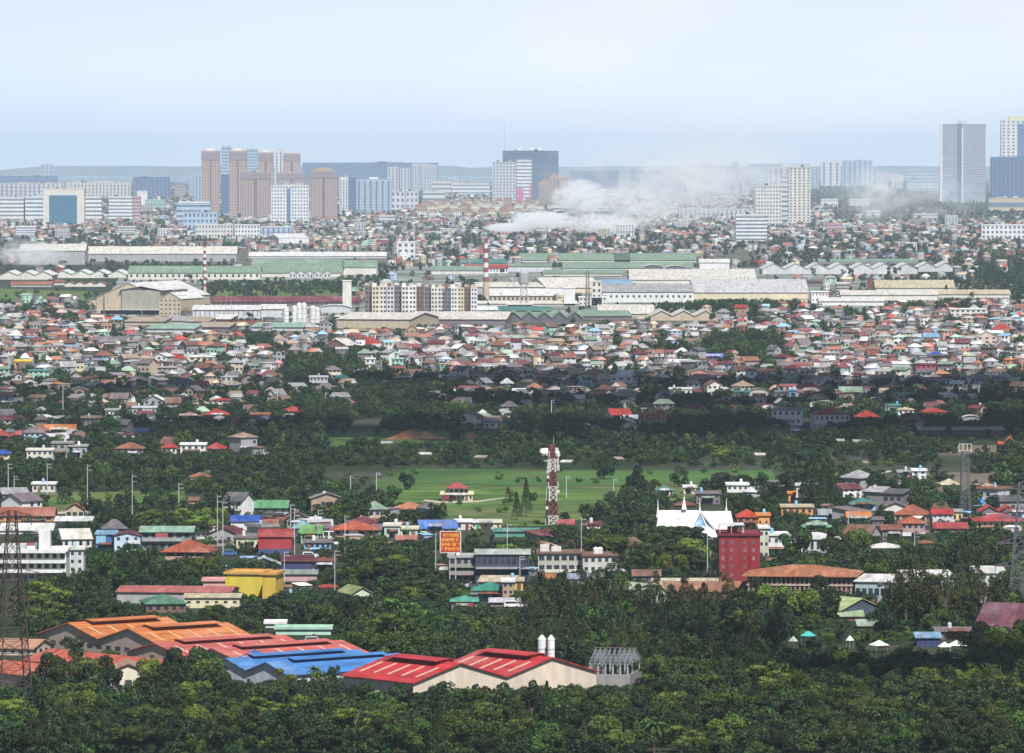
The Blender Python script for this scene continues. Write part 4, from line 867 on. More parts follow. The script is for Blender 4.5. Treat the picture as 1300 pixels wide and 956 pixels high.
# white modern roofs + lime roofs
r, w, h, s = hs('white modern building with long sloping roof slab beside the terracotta office', 1086, 1148, 768, 30, ('shed', 5, 'white'), (.3, .38, .4), (1, 8, .7, .3), 16, -14, name='building', cat='building', keep=.3)
hs('white modern roof slab continuing behind feathery trees', 1150, 1212, 758, 26, ('shed', 5, 'white'), 'lightgrey', (1, 7, .5, .3), 14, 6, name='building', cat='building', keep=.3)
hs('farther white roof slab glimpsed above the feathery trees', 1232, 1276, 745, 18, ('shed', 5, 'white'), 'lightgrey', None, 14, name='building', cat='building', keep=.3)
hs('brick fronted block below the white modern roof', 1117, 1130, 768, 26, ('flat', 1, 'brown'), (.3, .16, .1), (3, 1, .5, .3), 8, name='building', cat='building')
hs('lime green curved roof hall in front of terracotta office', 1066, 1122, 785, 12, ('gy', 14, (.42, .52, .25)), (.05, .07, .1), None, 20, 32, name='hall', cat='building')
hs('low lime green sheet roof beneath the curved roof hall', 1066, 1096, 788, 6, ('shed', 5, (.4, .52, .32)), 'brown', None, 9, name='shed', cat='shed')
hs('grey green sheet roof shelter beside brick garden wall', 1090, 1120, 799, 5, ('shed', 5, (.35, .45, .35)), 'brown', None, 9, name='shed', cat='shed')
r, w, h, s = hs('dark maroon gable roofed house at the frame edge behind trees', 1246, 1330, 812, 20, ('gx', 24, (.16, .05, .08)), (.12, .06, .06), (1, 6, .3, .3), 16, -24, ov=1.6)
hs('open garden pavilion with sky blue sheet roof on white posts', 1164, 1194, 821, 12, ('shed', 4, (.25, .45, .62)), (.03, .05, .14), (1, 4, .1, .7), 8, name='pavilion', cat='pavilion')
hs('low dark garden building with pale roof edge behind blue pavilion', 1188, 1240, 812, 10, ('flat', .5, 'mauve'), 'brown', (1, 6, .5, .5), 9, name='building', cat='building')
for i, (x, yb, wp, c_, l) in enumerate([(1215, 828, 24, 'white', 'large white garden canopy beside the blue roofed pavilion'), (1199, 830, 15, 'white', 'small white garden canopy touching the large one'), (1116, 828, 20, 'white', 'low flat white garden canopy by round shrubs'),
        (1079, 822, 8, 'white', 'tiny white garden parasol under dark trees'), (1007, 823, 9, 'white', 'little white garden tent near the teal parasol'), (1026, 816, 16, (.05, .38, .36), 'teal garden parasol among dark trees')]):
    s = S(yb); q_ = wp / 2 / s; r = empty('garden_canopy', P(x, yb), R(12 * i), l, 'canopy')
    b = MB(); b.hexa([(-q_, -q_, 1.9), (q_, -q_, 1.9), (q_, q_, 1.9), (-q_, q_, 1.9)], [(-.1, -.1, 3.2), (.1, -.1, 3.2), (.1, .1, 3.2), (-.1, .1, 3.2)]); b.build('canopy_cloth', wallm(C[c_] if isinstance(c_, str) else c_), r)
    b = MB(); b.bar((0, 0, 0), (0, 0, 2.0), .06)
    for a_ in (-.8, .8):
        for c2 in (-.8, .8): b.bar((a_ * q_, c2 * q_, 0), (a_ * q_, c2 * q_, 1.95), .05)
    b.build('frame', wallm(C['grey']), r); reserve(x - wp / 2, yb - 16, x + wp / 2, yb, P(x, yb), 0, 2 * q_, 2 * q_, .5)

# ---------------------------------------------------------------- church
s = S(690); o = P(884, 690); r = empty('church', o, 0, 'white church with steep white roofs and four thin spires', 'church')
wm, rm_ = wallm(C['white']), roofm((.78, .78, .77))
px = lambda x: (x - 884) / s
def gable_body(x0, x1, zt, ze, yf, yb_, nm='roof'):
    b = MB(); b.box(px(x0) , px(x1), yf, yb_, ZB, ze); b.build('wall', wallm((.45, .52, .56)), r)
    b = MB(); ym = (yf + yb_) / 2
    b.sheet([(px(x0) - .5, yf - 1, ze), (px(x1) + .5, yf - 1, ze), (px(x1) - .8, ym, zt), (px(x0) + .8, ym, zt)], .3)
    b.sheet([(px(x1) + .5, yb_ + 1, ze), (px(x0) - .5, yb_ + 1, ze), (px(x0) + .8, ym, zt), (px(x1) - .8, ym, zt)], .3)
    for x, t in ((px(x0), .8), (px(x1), -.8)): b.hexa([(x - .1, yf, ze), (x + .1, yf, ze), (x + .1, yb_, ze), (x - .1, yb_, ze)], [(x + t - .1, ym, zt - .2), (x + t + .1, ym, zt - .2), (x + t + .1, ym + .1, zt - .2), (x + t - .1, ym + .1, zt - .2)])
    b.build(nm, rm_, r)
gable_body(835, 893, 39 / s, 14 / s, 6, 26)
gable_body(890, 932, 39 / s, 10 / s, -4, 26)
# diagonal front gable facing the camera beside the long slopes
b = MB(); a_, b2 = px(889), px(913)
b.hexa([(a_ - 5, -4.3, 0), (b2 + 2, -4.3, 0), (b2 + 2, -4.0, 0), (a_ - 5, -4.0, 0)], [(a_ - .2, 6, 39 / s), (a_ + .2, 6, 39 / s), (a_ + .2, 6.3, 39 / s), (a_ - .2, 6.3, 39 / s)]); b.build('glass_gable', glass((.12, .2, .28), .3), r)
b = MB(); b.bar((a_, 5.4, 40 / s), (b2 + 1.5, -4.8, 6 / s), .45); b.bar((a_, 5.4, 40 / s), (a_ - 4.5, -4.8, 6 / s), .45); b.bar((a_, 5.6, 39.5 / s), ((a_ + b2) / 2 + 1.5, -4.9, 0), .25); b.build('gable_trim', wm, r)
for x, zt, wp in ((836.5, 54, 2.2), (870, 59, 3.2), (890, 53, 2.4), (924, 55, 2.4)):
    b = MB(); z0 = (30 if x != 870 else 40) / s; q_ = wp / s
    b.hexa([(px(x) - q_, 14, z0), (px(x) + q_, 14, z0), (px(x) + q_, 14 + 2 * q_, z0), (px(x) - q_, 14 + 2 * q_, z0)], [(px(x) - q_ * .35, 14 + q_ * .65, z0 + 12 / s)] + [(px(x) + q_ * .35, 14 + q_ * .65, z0 + 12 / s), (px(x) + q_ * .35, 14 + q_ * 1.35, z0 + 12 / s), (px(x) - q_ * .35, 14 + q_ * 1.35, z0 + 12 / s)])
    b.hexa([(px(x) - q_ * .3, 14 + q_ * .7, z0 + 12 / s), (px(x) + q_ * .3, 14 + q_ * .7, z0 + 12 / s), (px(x) + q_ * .3, 14 + q_ * 1.3, z0 + 12 / s), (px(x) - q_ * .3, 14 + q_ * 1.3, z0 + 12 / s)], [(px(x) - .05, 14 + q_, zt / s), (px(x) + .05, 14 + q_, zt / s), (px(x) + .05, 14 + q_ + .1, zt / s), (px(x) - .05, 14 + q_ + .1, zt / s)])
    b.build('spire', wm, r)
reserve(835, 632, 932, 690, o, 0, 100 / s, 28, .8)
# ---------------------------------------------------------------- dark red tower block
r, w, h, s = bld('red_building', 'dark red six storey block with rooftop frame and small grilled windows', 'building', 913, 965, 745, 65, 20, 0, (.22, .010, .016), ('flat', 1, (.16, .01, .02)), None, keep=.96)
gm_ = glass((.11, .07, .08), .4)
for f in range(6):
    for x_ in (-.41, -.2, .12, .34): 
        if x_ < .2 or f > 2: window(r, w * x_, h * (f + .5) / 6.3, .8, 1.1, m=gm_)
b = MB(); b.box(-w * .31, -w * .285, -.3, 0, 0, h); b.box(w * .24, w * .26, -.3, 0, 0, h); b.build('wall_rib', wallm((.2, .01, .015)), r)
b = MB(); 
for x_ in (-.48, -.2, .1): b.bar((w * x_, 1, h), (w * x_, 1, h + 13 / s), .12); b.bar((w * x_, 12, h), (w * x_, 12, h + 13 / s), .12)
b.box(-w * .5, w * .12, .5, 12.5, h + 13 / s, h + 13.8 / s); b.build('roof_frame', wallm(C['lightgrey']), r)
b = MB(); b.box(-w * .28, -w * .05, 4, 9, h + .3, h + 10 / s); b.build('roof_block', wallm((.42, .02, .03)), r)
# the lit side annex
hs('white and red signboard clad annex beside the dark red block', 964, 976, 711, 40, ('flat', 1, 'white'), (.5, .5, .4), (3, 2, .5, .3), 9, name='annex', cat='building')
# ---------------------------------------------------------------- terracotta office
r, w, h, s = bld('office_building', 'long brown office with terracotta hipped roof and pilastered walls', 'building', 949, 1082, 765, 34, 24, -7, (.14, .08, .075), ('hip', 11, (.46, .18, .09)), None, keep=.62, ov=1.6)
b = MB(); b.box(-.28, .28, -.35, -.02, 0, h); me = b.mesh('pilaster', wallm((.30, .2, .17)))
for i in range(23): q = link('pilaster', me, r); q.location = (-w / 2 + .5 + (w - 1) * i / 22, 0, 0)
window_grid(r, w, h, 3, 22, .42, .62, gm=glass((.01, .012, .02), .2))
b = MB(); b.box(-w / 2 - .2, w / 2 + .2, -.6, -.36, -.25, .25); me = b.mesh('floor_band', wallm((.42, .32, .27)))
for k in (.33, .66): q = link('floor_band', me, r); q.location = (0, 0, h * k)
r, w, h, s = hs('long hall with brown corrugated tile roof behind feathery trees', 842, 962, 764, 14, ('gx', 10, (.36, .15, .08)), 'brown', None, 18, -3, name='hall', cat='building')
hs('cream flat roof strip hall between dome and dark red block', 830, 914, 750, 8, ('shed', 5, (.62, .58, .40)), 'mauve', None, 12, name='hall', cat='building')
hs('pale lime barrel roof hall beside tile roofed hall', 801, 847, 766, 10, ('barrel', 15, (.42, .52, .34)), (.3, .35, .25), None, 22, 30, name='hall', cat='building')

# ---------------------------------------------------------------- the warehouses in front
def ware(label, x, yb, wm_, dm, hm, yaw, n, rise, wall, rc, win=None, sky=None, vents=True, ov=.6, protect=None, keep=.85, name='warehouse'):
    o = P(x, yb); a = R(yaw); r = empty(name, o, a, label, 'warehouse')
    wall_mesh('gy', wm_, dm, hm, rise, n).build('wall', wallm(wall), r)
    rf = roof_mesh('gy', wm_, dm, hm, rise, ov, n, .25).build('roof', roofm(rc), r)
    st = wm_ / n; sl = rise / (st / 2)
    if vents:
        for i in range(n):
            xm = -wm_ / 2 + (i + .5) * st
            b = MB(); v = st * .09
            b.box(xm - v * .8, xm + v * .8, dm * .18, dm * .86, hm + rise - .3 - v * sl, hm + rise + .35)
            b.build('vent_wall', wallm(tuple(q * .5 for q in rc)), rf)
            b = MB(); b.sheet([(xm - v * 1.6, dm * .16, hm + rise + .25), (xm - v * 1.6, dm * .88, hm + rise + .25), (xm, dm * .88, hm + rise + .65), (xm, dm * .16, hm + rise + .65)][::-1], .1)
            b.sheet([(xm, dm * .16, hm + rise + .65), (xm, dm * .88, hm + rise + .65), (xm + v * 1.6, dm * .88, hm + rise + .25), (xm + v * 1.6, dm * .16, hm + rise + .25)][::-1], .1)
            b.build('ridge_vent', roofm(rc), rf)
    if sky:
        for i in range(n):
            xm = -wm_ / 2 + (i + .5) * st
            for sg in (-1, 1):
                t = .55; xs = xm + sg * st * .5 * t; hw = st * .12
                b = MB(); b.hexa([(-hw, -.45, -sg * -hw * -sl + .0 if False else (hw * sl * sg) * 1 + .02), (hw, -.45, (-hw * sl * sg) + .02), (hw, .45, (-hw * sl * sg) + .02), (-hw, .45, (hw * sl * sg) + .02)],
                                 [(-hw, -.45, (hw * sl * sg) + .1), (hw, -.45, (-hw * sl * sg) + .1), (hw, .45, (-hw * sl * sg) + .1), (-hw, .45, (hw * sl * sg) + .1)])
                me = b.mesh('skylight', wallm(sky[1]))
                for k in range(sky[0]):
                    q = link('skylight', me, rf); q.location = (xs, dm * (k + .5) / sky[0], hm + rise * (1 - t))
    if win:
        for k in range(win): window(r, -wm_ / 2 + (k + .5) * wm_ / win, hm * .45, wm_ / win * .55, hm * .26, m=glass((.04, .035, .05), .3))
    if protect: reserve(*protect, o, a, wm_, dm, keep)
    return r
ware('warehouse with bright orange double ridge roof and grey beige gables', 126, 829, 54, 32, 3.8, -50, 2, 3.6, (.42, .33, .28), (.66, .22, .07), win=13, sky=(5, (.5, .28, .12)), protect=(47, 786, 320, 829), keep=.9)
ware('salmon red roofed warehouse between the orange and the blue roof', 234, 850, 48, 42, 3.4, -49, 2, 2.8, (.42, .32, .27), (.62, .15, .13), sky=(6, (.5, .3, .25)), protect=(240, 803, 470, 848), keep=.7)
bld('warehouse', 'vermilion roofed long shed crossing in front of the orange warehouse', 'warehouse', 22, 218, 858, 12, 17, -49, (.5, .4, .34), ('gx', 12, (.56, .13, .08)), None, keep=.35, side=False)
bld('warehouse', 'low vermilion roof beside the rusty pylon foot', 'warehouse', -30, 70, 866, 11, 15, -49, (.5, .4, .34), ('gx', 11, (.58, .13, .07)), None, keep=.5, side=False)
bld('house', 'cream and salmon roofed house behind the rusty pylon', 'house', -10, 42, 832, 10, 14, -20, (.55, .45, .36), ('gx', 9, (.58, .3, .2)), (1, 5), keep=.8)
ware('small cream gabled annex with white awning among dark trees', 163, 880, 9.5, 14, 5.6, 4, 1, 1.8, (.68, .62, .48), (.5, .3, .2), win=3, vents=False, protect=(142, 840, 186, 872), keep=.8, name='annex')
ware('blue roofed warehouse between salmon and red roofs', 314, 868, 32, 42, 3.4, -49, 2, 2.6, (.50, .54, .58), (.07, .25, .62), protect=(272, 824, 545, 872), keep=.72)
ware('red roofed warehouse with broad cream gable wall', 642, 890, 56, 28, 6.0, 38, 2, 4.0, (.62, .52, .42), (.58, .045, .05), sky=(5, (.5, .33, .27)), protect=(442, 826, 752, 886), keep=.64)
b = MB()
# small dormer on the blue roof
s = S(866); r = empty('roof_dormer', P(318, 862, 0), R(-8), 'small blue gabled porch with grilled white window before the blue roof', 'porch')
b.box(-5, 5, 0, 6, ZB, 4.6); b.build('wall', wallm(C['grey']), r); roof_mesh('gy', 10, 6, 4.6, 2.4, .5).build('roof', roofm((.05, .2, .55)), r); window(r, 0, 3.4, 4, 1.2)
reserve(300, 846, 332, 862, P(318, 862), 0, 10, 6, .9)
# open steel frame shed
s = S(878); o = P(773, 876); r = empty('frame_shed', o, R(-10), 'unroofed shed with grey steel trusses and rusty red wall strips', 'shed')
w, d, h = 54 / s, 20, 6.3
b = MB(); b.box(-w / 2, w / 2, 0, .3, ZB, h * .62); b.box(w / 2 - .3, w / 2, .3, d, ZB, h * .62); b.box(-w / 2, -w / 2 + .3, .3, d, ZB, h * .9); b.build('wall', wallm(C['concrete']), r)
b = MB(); b.box(-.2, .2, -.2, .2, 0, h); me = b.mesh('column', wallm(C['grey']))
for i in range(6):
    for y_ in (.5, d - .5): q = link('column', me, r); q.location = (-w / 2 + .6 + (w - 1.2) * i / 5, y_, 0)
b = MB(); 
b.bar((-w / 2, 0, h), (-w/2, d, h), .12)
mt = MB(); hm2 = 3.2; mt.bar((0, .2, h), (0, d - .2, h), .09); mt.bar((0, .2, h), (0, d / 2, h + hm2), .09); mt.bar((0, d - .2, h), (0, d / 2, h + hm2), .09)
for k in range(1, 8):
    y_ = d * k / 8; zz = h + hm2 * (1 - abs(y_ - d / 2) / (d / 2)); mt.bar((0, y_, h), (0, y_, zz), .08); mt.bar((0, y_, zz), (0, d * (k + (1 if k < 4 else -1)) / 8, h), .07)
me = mt.mesh('roof_truss', wallm((.2, .21, .23)))
for i in range(9): q = link('roof_truss', me, r); q.location = (-w / 2 + .3 + (w - .6) * i / 8, 0, 0)
mp = MB(); mp.bar((-w / 2, 0, 0), (w / 2, 0, 0), .06); me = mp.mesh('purlin', wallm((.24, .25, .28)))
for k in range(11):
    y_ = d * k / 10; q = link('purlin', me, r); q.location = (0, y_, h + hm2 * (1 - abs(y_ - d / 2) / (d / 2)) + .15)
b = MB(); b.sheet([(-w * .2, d * .5, h + 3.45), (w * .1, d * .5, h + 3.45), (w * .1, d * .8, h + 1.6), (-w * .2, d * .8, h + 1.6)], .1); b.build('roof_sheet', roofm((.3, .02, .03)), r)
reserve(744, 828, 802, 874, o, R(-10), w, d, .85)
silo('white water tank beside the steel frame, standing nearer the red roof', 688, 868, 806, 10.5, 'white tanks behind the red warehouse', name='water_tank', cat='tank')
silo('white water tank with rounded cap, farther from the red roof ridge', 699.5, 869, 806, 9.5, 'white tanks behind the red warehouse', name='water_tank', cat='tank')

# ---------------------------------------------------------------- billboard
s = S(748); r = empty('billboard', P(572, 748), R(-6), 'red billboard with yellow lettering on two grey posts', 'billboard')
w, zt, zb_ = 25 / s, 73 / s, 47 / s
b = MB(); b.box(-w / 2, w / 2, -.2, .2, zb_, zt); b.build('board', paint((.42, .03, .015), .5, .25, 'metal'), r)
b = MB(); b.box(-w / 2 - .15, w / 2 + .15, -.25, .25, zt, zt + .2); b.box(-w / 2 - .15, w / 2 + .15, -.25, .25, zb_ - .2, zb_); b.box(-w / 2 - .25, -w / 2, -.25, .25, zb_, zt); b.box(w / 2, w / 2 + .25, -.25, .25, zb_, zt); b.build('frame', wallm(C['offwhite']), r)
for x_ in (-w / 2 - 1.6, w * .25):
    b = MB(); b.bar((x_, .5, 0), (x_, .5, zt * .98 if x_ < -w / 2 else zb_ + 1), .22); b.build('post', wallm(C['grey']), r)
ym = paint((.75, .5, .08), .6, .2, 'metal')
# the photo shows four rows of blurred block letters: only their strokes can be copied
gr = random.Random(4)
for i in range(4):
    b = MB(); lh = (zt - zb_) * .15; zc_ = zt - (zt - zb_) * (.16 + .225 * i); x_ = -w * .45
    while x_ < w * .43:
        g = gr.uniform(.35, .6)
        if gr.random() > .14:
            b.box(x_, x_ + .13, -.24, -.2, zc_ - lh / 2, zc_ + lh / 2)
            k_ = gr.randrange(4)
            if k_ != 0: b.box(x_ + .13, x_ + g - .1, -.235, -.2, zc_ + lh / 2 - .16, zc_ + lh / 2)
            if k_ != 1: b.box(x_ + .13, x_ + g - .1, -.235, -.2, zc_ - .08, zc_ + .08)
            if k_ > 1: b.box(x_ + .13, x_ + g - .1, -.235, -.2, zc_ - lh / 2, zc_ - lh / 2 + .16)
        x_ += g
    b.build('lettering', ym, r)
reserve(559, 674, 586, 702, P(572, 748), 0, w, 1, 1)
# ---------------------------------------------------------------- towers and pylons
redw = wallm((.17, .035, .03)); whw = wallm(C['offwhite'])
s = S(667); h = 103 / s; r = empty('cell_tower', P(700.5, 667), R(20), 'red and white banded lattice cell tower hung with antennas', 'cell tower')
a, c_ = 6.0 / s, 2.8 / s; N = 16
def at(k, t): q = a + (c_ - a) * t; return Vector(((-q, q, q, -q)[k], (-q, -q, q, q)[k], h * t))
segs = [(0, .12, 0), (.12, .30, 1), (.30, .48, 0), (.48, .66, 1), (.66, .82, 0), (.82, 1, 1)]
for t0, t1, isred in segs:
    b = MB(); n_ = max(2, int((t1 - t0) * N))
    for k in range(4):
        j = (k + 1) % 4; b.bar(at(k, t0), at(k, t1), .26)
        for i in range(n_):
            u0, u1 = t0 + (t1 - t0) * i / n_, t0 + (t1 - t0) * (i + 1) / n_
            b.bar(at(k, u0), at(j, u1), .15); b.bar(at(j, u0), at(k, u1), .15); b.bar(at(k, u1), at(j, u1), .15)
    b.build('red_section' if isred else 'white_section', redw if isred else whw, r)
b = MB(); b.box(-.5, .5, -.5, .5, 0, h * .95); b.build('cable_ladder', wallm((.08, .04, .05)), r)
b = MB(); b.box(-.15, .15, -.12, .12, -1.1, 1.1); me = b.mesh('antenna', whw)
for i, (t, x_) in enumerate([(.70, -1.7), (.70, -1.2), (.72, 1.3), (.71, 1.8), (.74, -1.5), (.75, 1.5), (.79, 1.4), (.79, -1.3), (.50, -1.5), (.50, 1.5), (.91, 1.25), (.88, -1.2)]):
    q = link('antenna', me, r); q.location = (x_ * 1.25, -1.3, h * t)
b = MB(); b.lathe(0, 0, [(.15, -.2), (.65, 0), (.65, .12)], 12); me = b.mesh('dish', whw)
for t, x_ in ((.87, 2.6), (.94, 1.8), (.6, -2.0), (.42, 2.3), (.22, -2.6), (.66, -2.2)):
    q = link('dish', me, r); q.location = (x_ * .85, -1.0, h * t); q.rotation_euler = (math.pi / 2, 0, 0)
b = MB(); b.bar((c_ * .8, 0, h), (c_ * .8, 0, h + 2.4), .08); b.build('lightning_rod', whw, r)
reserve(692, 562, 709, 667, P(700.5, 667), 0, 8, 8, .97)
rusty = paint((.07, .045, .04), .7, .4, 'metal'); galv = paint((.13, .135, .16), .6, .3, 'metal')
lattice('power_pylon', 'rusty brown power pylon with wide crossarms beside the orange warehouse', 'power pylon', 16, 886, 648, 42, 9, rusty, 13, arms=((.52, 30), (.66, 40), (.83, 34), (.97, 26)), rz=R(18), bw=.12, keep=.9)
lattice('power_pylon', 'grey power pylon cut by the frame edge above the maroon roof', 'power pylon', 1298, 774, 612, 32, 9, galv, 12, arms=((.34, 36), (.52, 34), (.72, 30), (.95, 24)), rz=R(-12), bw=.12, keep=.8)
r, h, s = lattice('power_pylon', 'slim grey power pylon with rectangular head frame, beside brown bare lots', 'power pylon', 1225, 655, 572, 13, 7, galv, 10, rz=R(8), bw=.10, keep=.9)
b = MB(); q_ = 8 / s
for z in (h, h + 2.4): b.bar((-q_, 0, z), (q_, 0, z), .16)
for x_ in (-1, -.35, .35, 1): b.bar((x_ * q_, 0, h - .4), (x_ * q_, 0, h + 2.4), .16)
b.build('head_frame', wallm(C['offwhite']), r)
# utility poles
def pole(x, yb, yt, label, grp='utility poles', arms=2, wpx=1.1, c='lightgrey', side=1):
    s = S(yb); h = (yb - yt) / s; r = empty('utility_pole', P(x, yb), R(rnd.uniform(-20, 20)), label, 'utility pole', grp)
    b = MB(); b.bar((0, 0, -.2), (0, 0, h), wpx / 2 / s * 1.1, wpx / 2 / s * .7, 8); b.build('pole', wallm(C[c]), r)
    for i in range(arms):
        b = MB(); z = h * (.96 - .09 * i); L = 1.5 + .3 * i; b.box(0 if side else -L, L, -.09, .09, z, z + .16)
        for t in (.35, .65, .95): b.bar((L * t, 0, z + .15), (L * t, 0, z + .5), .07, .05, 6)
        b.build('crossarm', wallm(C['grey']), r)
pl = ['tall concrete utility pole with side arms']
for x, yb, yt, l in [(60, 636, 588, 'tall pale utility pole at the small park pavilion'), (10.5, 640, 588, 'utility pole in the crowded pair at the frame edge'), (18, 642, 604, 'shorter utility pole beside the crowded pair'), (111, 652, 589, 'tall utility pole with side arms rising from the park garden'),
        (168, 678, 602, 'tall utility pole above the light green roof'), (227, 668, 613, 'utility pole with three arms behind green roofed building'), (195, 660, 640, 'short thin pole in the slope wood'), (276, 702, 628, 'tall grey utility pole in front of the maroon gabled house'), (283, 705, 636, 'utility pole close beside the tall grey one'),
        (320, 640, 612, 'faint pole in the slope wood above the green hall'), (374, 722, 645, 'tall white utility pole beside the dark red box building'), (369, 600 + 92, 640, 'dark leaning utility pole behind dark red box building'), (361, 745, 700, 'thin utility pole over the maroon and blue hall'),
        (425, 752, 698, 'utility pole with three arms before the dark rain tree'), (438, 712, 654, 'tall white utility pole before the balcony villa'), (404, 690, 647, 'pale pole between the green gable and the villa'), (478, 622, 600, 'thin white pole at the field corner'), (445, 635, 603, 'thin white pole in the wood by the field'),
        (466, 650, 628, 'short white pole in the wood by the field'), (473, 650, 628, 'second short white pole in the wood by the field'), (571, 742, 704, 'utility pole at the corner of concrete frame building'), (644, 735, 664, 'tall utility pole in front of the long dark school block'), (660, 742, 706, 'thin utility pole before the school block end'),
        (738, 726, 657, 'tall thick utility pole between the two school blocks'), (719, 632, 604, 'thin pole in the open green field beyond the cell tower'), (779, 634, 608, 'second thin pole in the open green field'), (898, 742, 676, 'tall white pole before the dark red block'), (902, 742, 700, 'shorter white pole before the dark red block'),
        (1077, 682, 650, 'white pole with dark top in front of the orange roof'), (1161, 722, 676, 'tall white pole among rain trees before the villa'), (1121, 736, 712, 'small pole before the white roof slab'), (468, 800, 775, 'thin pole over the red and blue roofs'), (485, 806, 782, 'white pole beside the lane'), (1005, 545, 520, 'thin pole by the three storey white house'),
        (700, 535, 508, 'thin pole over the wood beyond the field'), (132, 520, 500, 'faint pole among the dark trees'), (80, 535, 488, 'tall thin mast in the dark wood'), (352, 526, 498, 'slim pole at the edge of the wood'), (413, 520, 498, 'slim pole in the middle of the wood'), (1251, 388, 362, 'thin white mast beside upper houses')]:
    pole(x, yb, yt, l, None)
# lamp
# vehicles
def van(x, yb, label, c):
    r = empty('parked_van', P(x, yb), R(rnd.uniform(-12, 12)), label, 'van'); m_ = paint(c, .35, .15, 'metal')
    b = MB(); b.box(-2.3, 2.3, 0, 1.8, .45, 1.25); b.hexa([(-2.25, .05, 1.25), (1.6, .05, 1.25), (1.6, 1.75, 1.25), (-2.25, 1.75, 1.25)], [(-2.1, .2, 2.1), (1.0, .2, 2.1), (1.0, 1.6, 2.1), (-2.1, 1.6, 2.1)]); b.build('body', m_, r)
    b = MB(); b.hexa([(-2.0, .03, 1.3), (1.35, .03, 1.3), (1.35, .1, 1.3), (-2.0, .1, 1.3)], [(-1.95, .12, 1.95), (.85, .12, 1.95), (.85, .2, 1.95), (-1.95, .2, 1.95)]); b.build('side_window', glass(), r)
    w_ = MB(); w_.lathe(0, 0, [(.36, -.12), (.36, .12)], 14); me = w_.mesh('wheel', paint((.02, .02, .02), .8, .2, 'metal'))
    for x_ in (-1.4, 1.4):
        for y_ in (.05, 1.75): q = link('wheel', me, r); q.location = (x_, y_, .36); q.rotation_euler = (math.pi / 2, 0, 0)
    reserve(x - 8, yb - 8, x + 8, yb, P(x, yb), 0, 5, 2, .9)
for x, yb, l, c_ in [(393, 709, 'white van parked below the green gabled house by the poles', (.7, .7, .7)), (292, 706, 'blue van parked near the two close utility poles', (.05, .12, .3)), (1010, 548, 'white van parked beside the three storey white house', (.7, .7, .7)), (398, 838 - 20, 'silver van half hidden near the mint roof strip', (.4, .42, .45)), (650, 772, 'white van under the sheet roof carport', (.68, .68, .68))]:
    van(x, yb, l, c_)
# excavator
s = S(567); r = empty('excavator', P(1272, 567), R(15), 'orange excavator working on the brown bare lot', 'excavator')
om = paint((.55, .10, .03), .5, .3, 'metal'); km = paint((.05, .05, .05), .7, .3, 'metal')
b = MB(); b.box(-2, 2, -1.4, -.8, 0, .9); b.box(-2, 2, .8, 1.4, 0, .9); b.build('track', km, r)
b = MB(); b.box(-1.9, 1.6, -1.3, 1.3, 1.0, 2.2); b.box(-2.4, -1.2, -1.2, 1.2, 1.3, 2.5); b.build('body', om, r)
b = MB(); b.box(.1, 1.5, -1.25, 0, 2.2, 3.4); b.build('cab', glass(), r)
b = MB(); b.bar((1.2, .5, 2), (4, .5, 4.6), .3); b.bar((4, .5, 4.6), (6, .5, 2.2), .22); b.build('boom', om, r)
b = MB(); b.box(5.4, 6.6, 0, 1, 1.2, 2.2, .2, .1); b.build('bucket', km, r)
# ================================================================ vegetation material
def leafm(name, c1, c2, rnd_src='obj', stuff=False):
    m, nt, b = _bsdf(name)
    geo = _pos(nt, 'geo')
    f = _noise(nt, 0.9, geo, 2)
    f2 = _noise(nt, 0.03, geo, 2)
    x = _mixc(nt, _ramp(nt, f, 0.40, 0.62), c1, c2)  # noise puts sunlit highlights and dark shade clumps into the leaf colour
    x = _mixc(nt, _ramp(nt, f2, 0.4, 0.62, 0.0, 0.5), x, tuple(q * w for q, w in zip(c2, (1.5, 1.15, .8))))
    if stuff:
        a = nt.nodes.new('ShaderNodeVertexColor'); a.layer_name = 'Col'
        x = _mixc(nt, 1.0, x, a.outputs['Color'], 'MULTIPLY')
    else:
        oi = nt.nodes.new('ShaderNodeObjectInfo')
        hsv = nt.nodes.new('ShaderNodeHueSaturation')
        nt.links.new(_ramp(nt, oi.outputs['Random'], 0, 1, .485, .53), hsv.inputs['Hue'])
        nt.links.new(_ramp(nt, oi.outputs['Random'], 0, 1, .65, 1.35), hsv.inputs['Value'])
        nt.links.new(x, hsv.inputs['Color']); x = hsv.outputs[0]
    nt.links.new(x, b.inputs['Base Color'])
    b.inputs['Roughness'].default_value = .65; b.inputs['Specular IOR Level'].default_value = .2
    return m
G_DARK = leafm('foliage_dark', (.003, .009, .003), (.024, .044, .009))
G_MID = leafm('foliage_mid', (.005, .015, .003), (.048, .080, .011))
G_OLIVE = leafm('foliage_olive', (.007, .010, .003), (.050, .060, .017))
G_LITE = leafm('foliage_light', (.018, .042, .006), (.10, .15, .020))
BARK = paint((.10, .08, .06), .9, .3, 'bark')
STUFFM = leafm('foliage_mass', (.004, .013, .007), (.024, .050, .014), stuff=True)

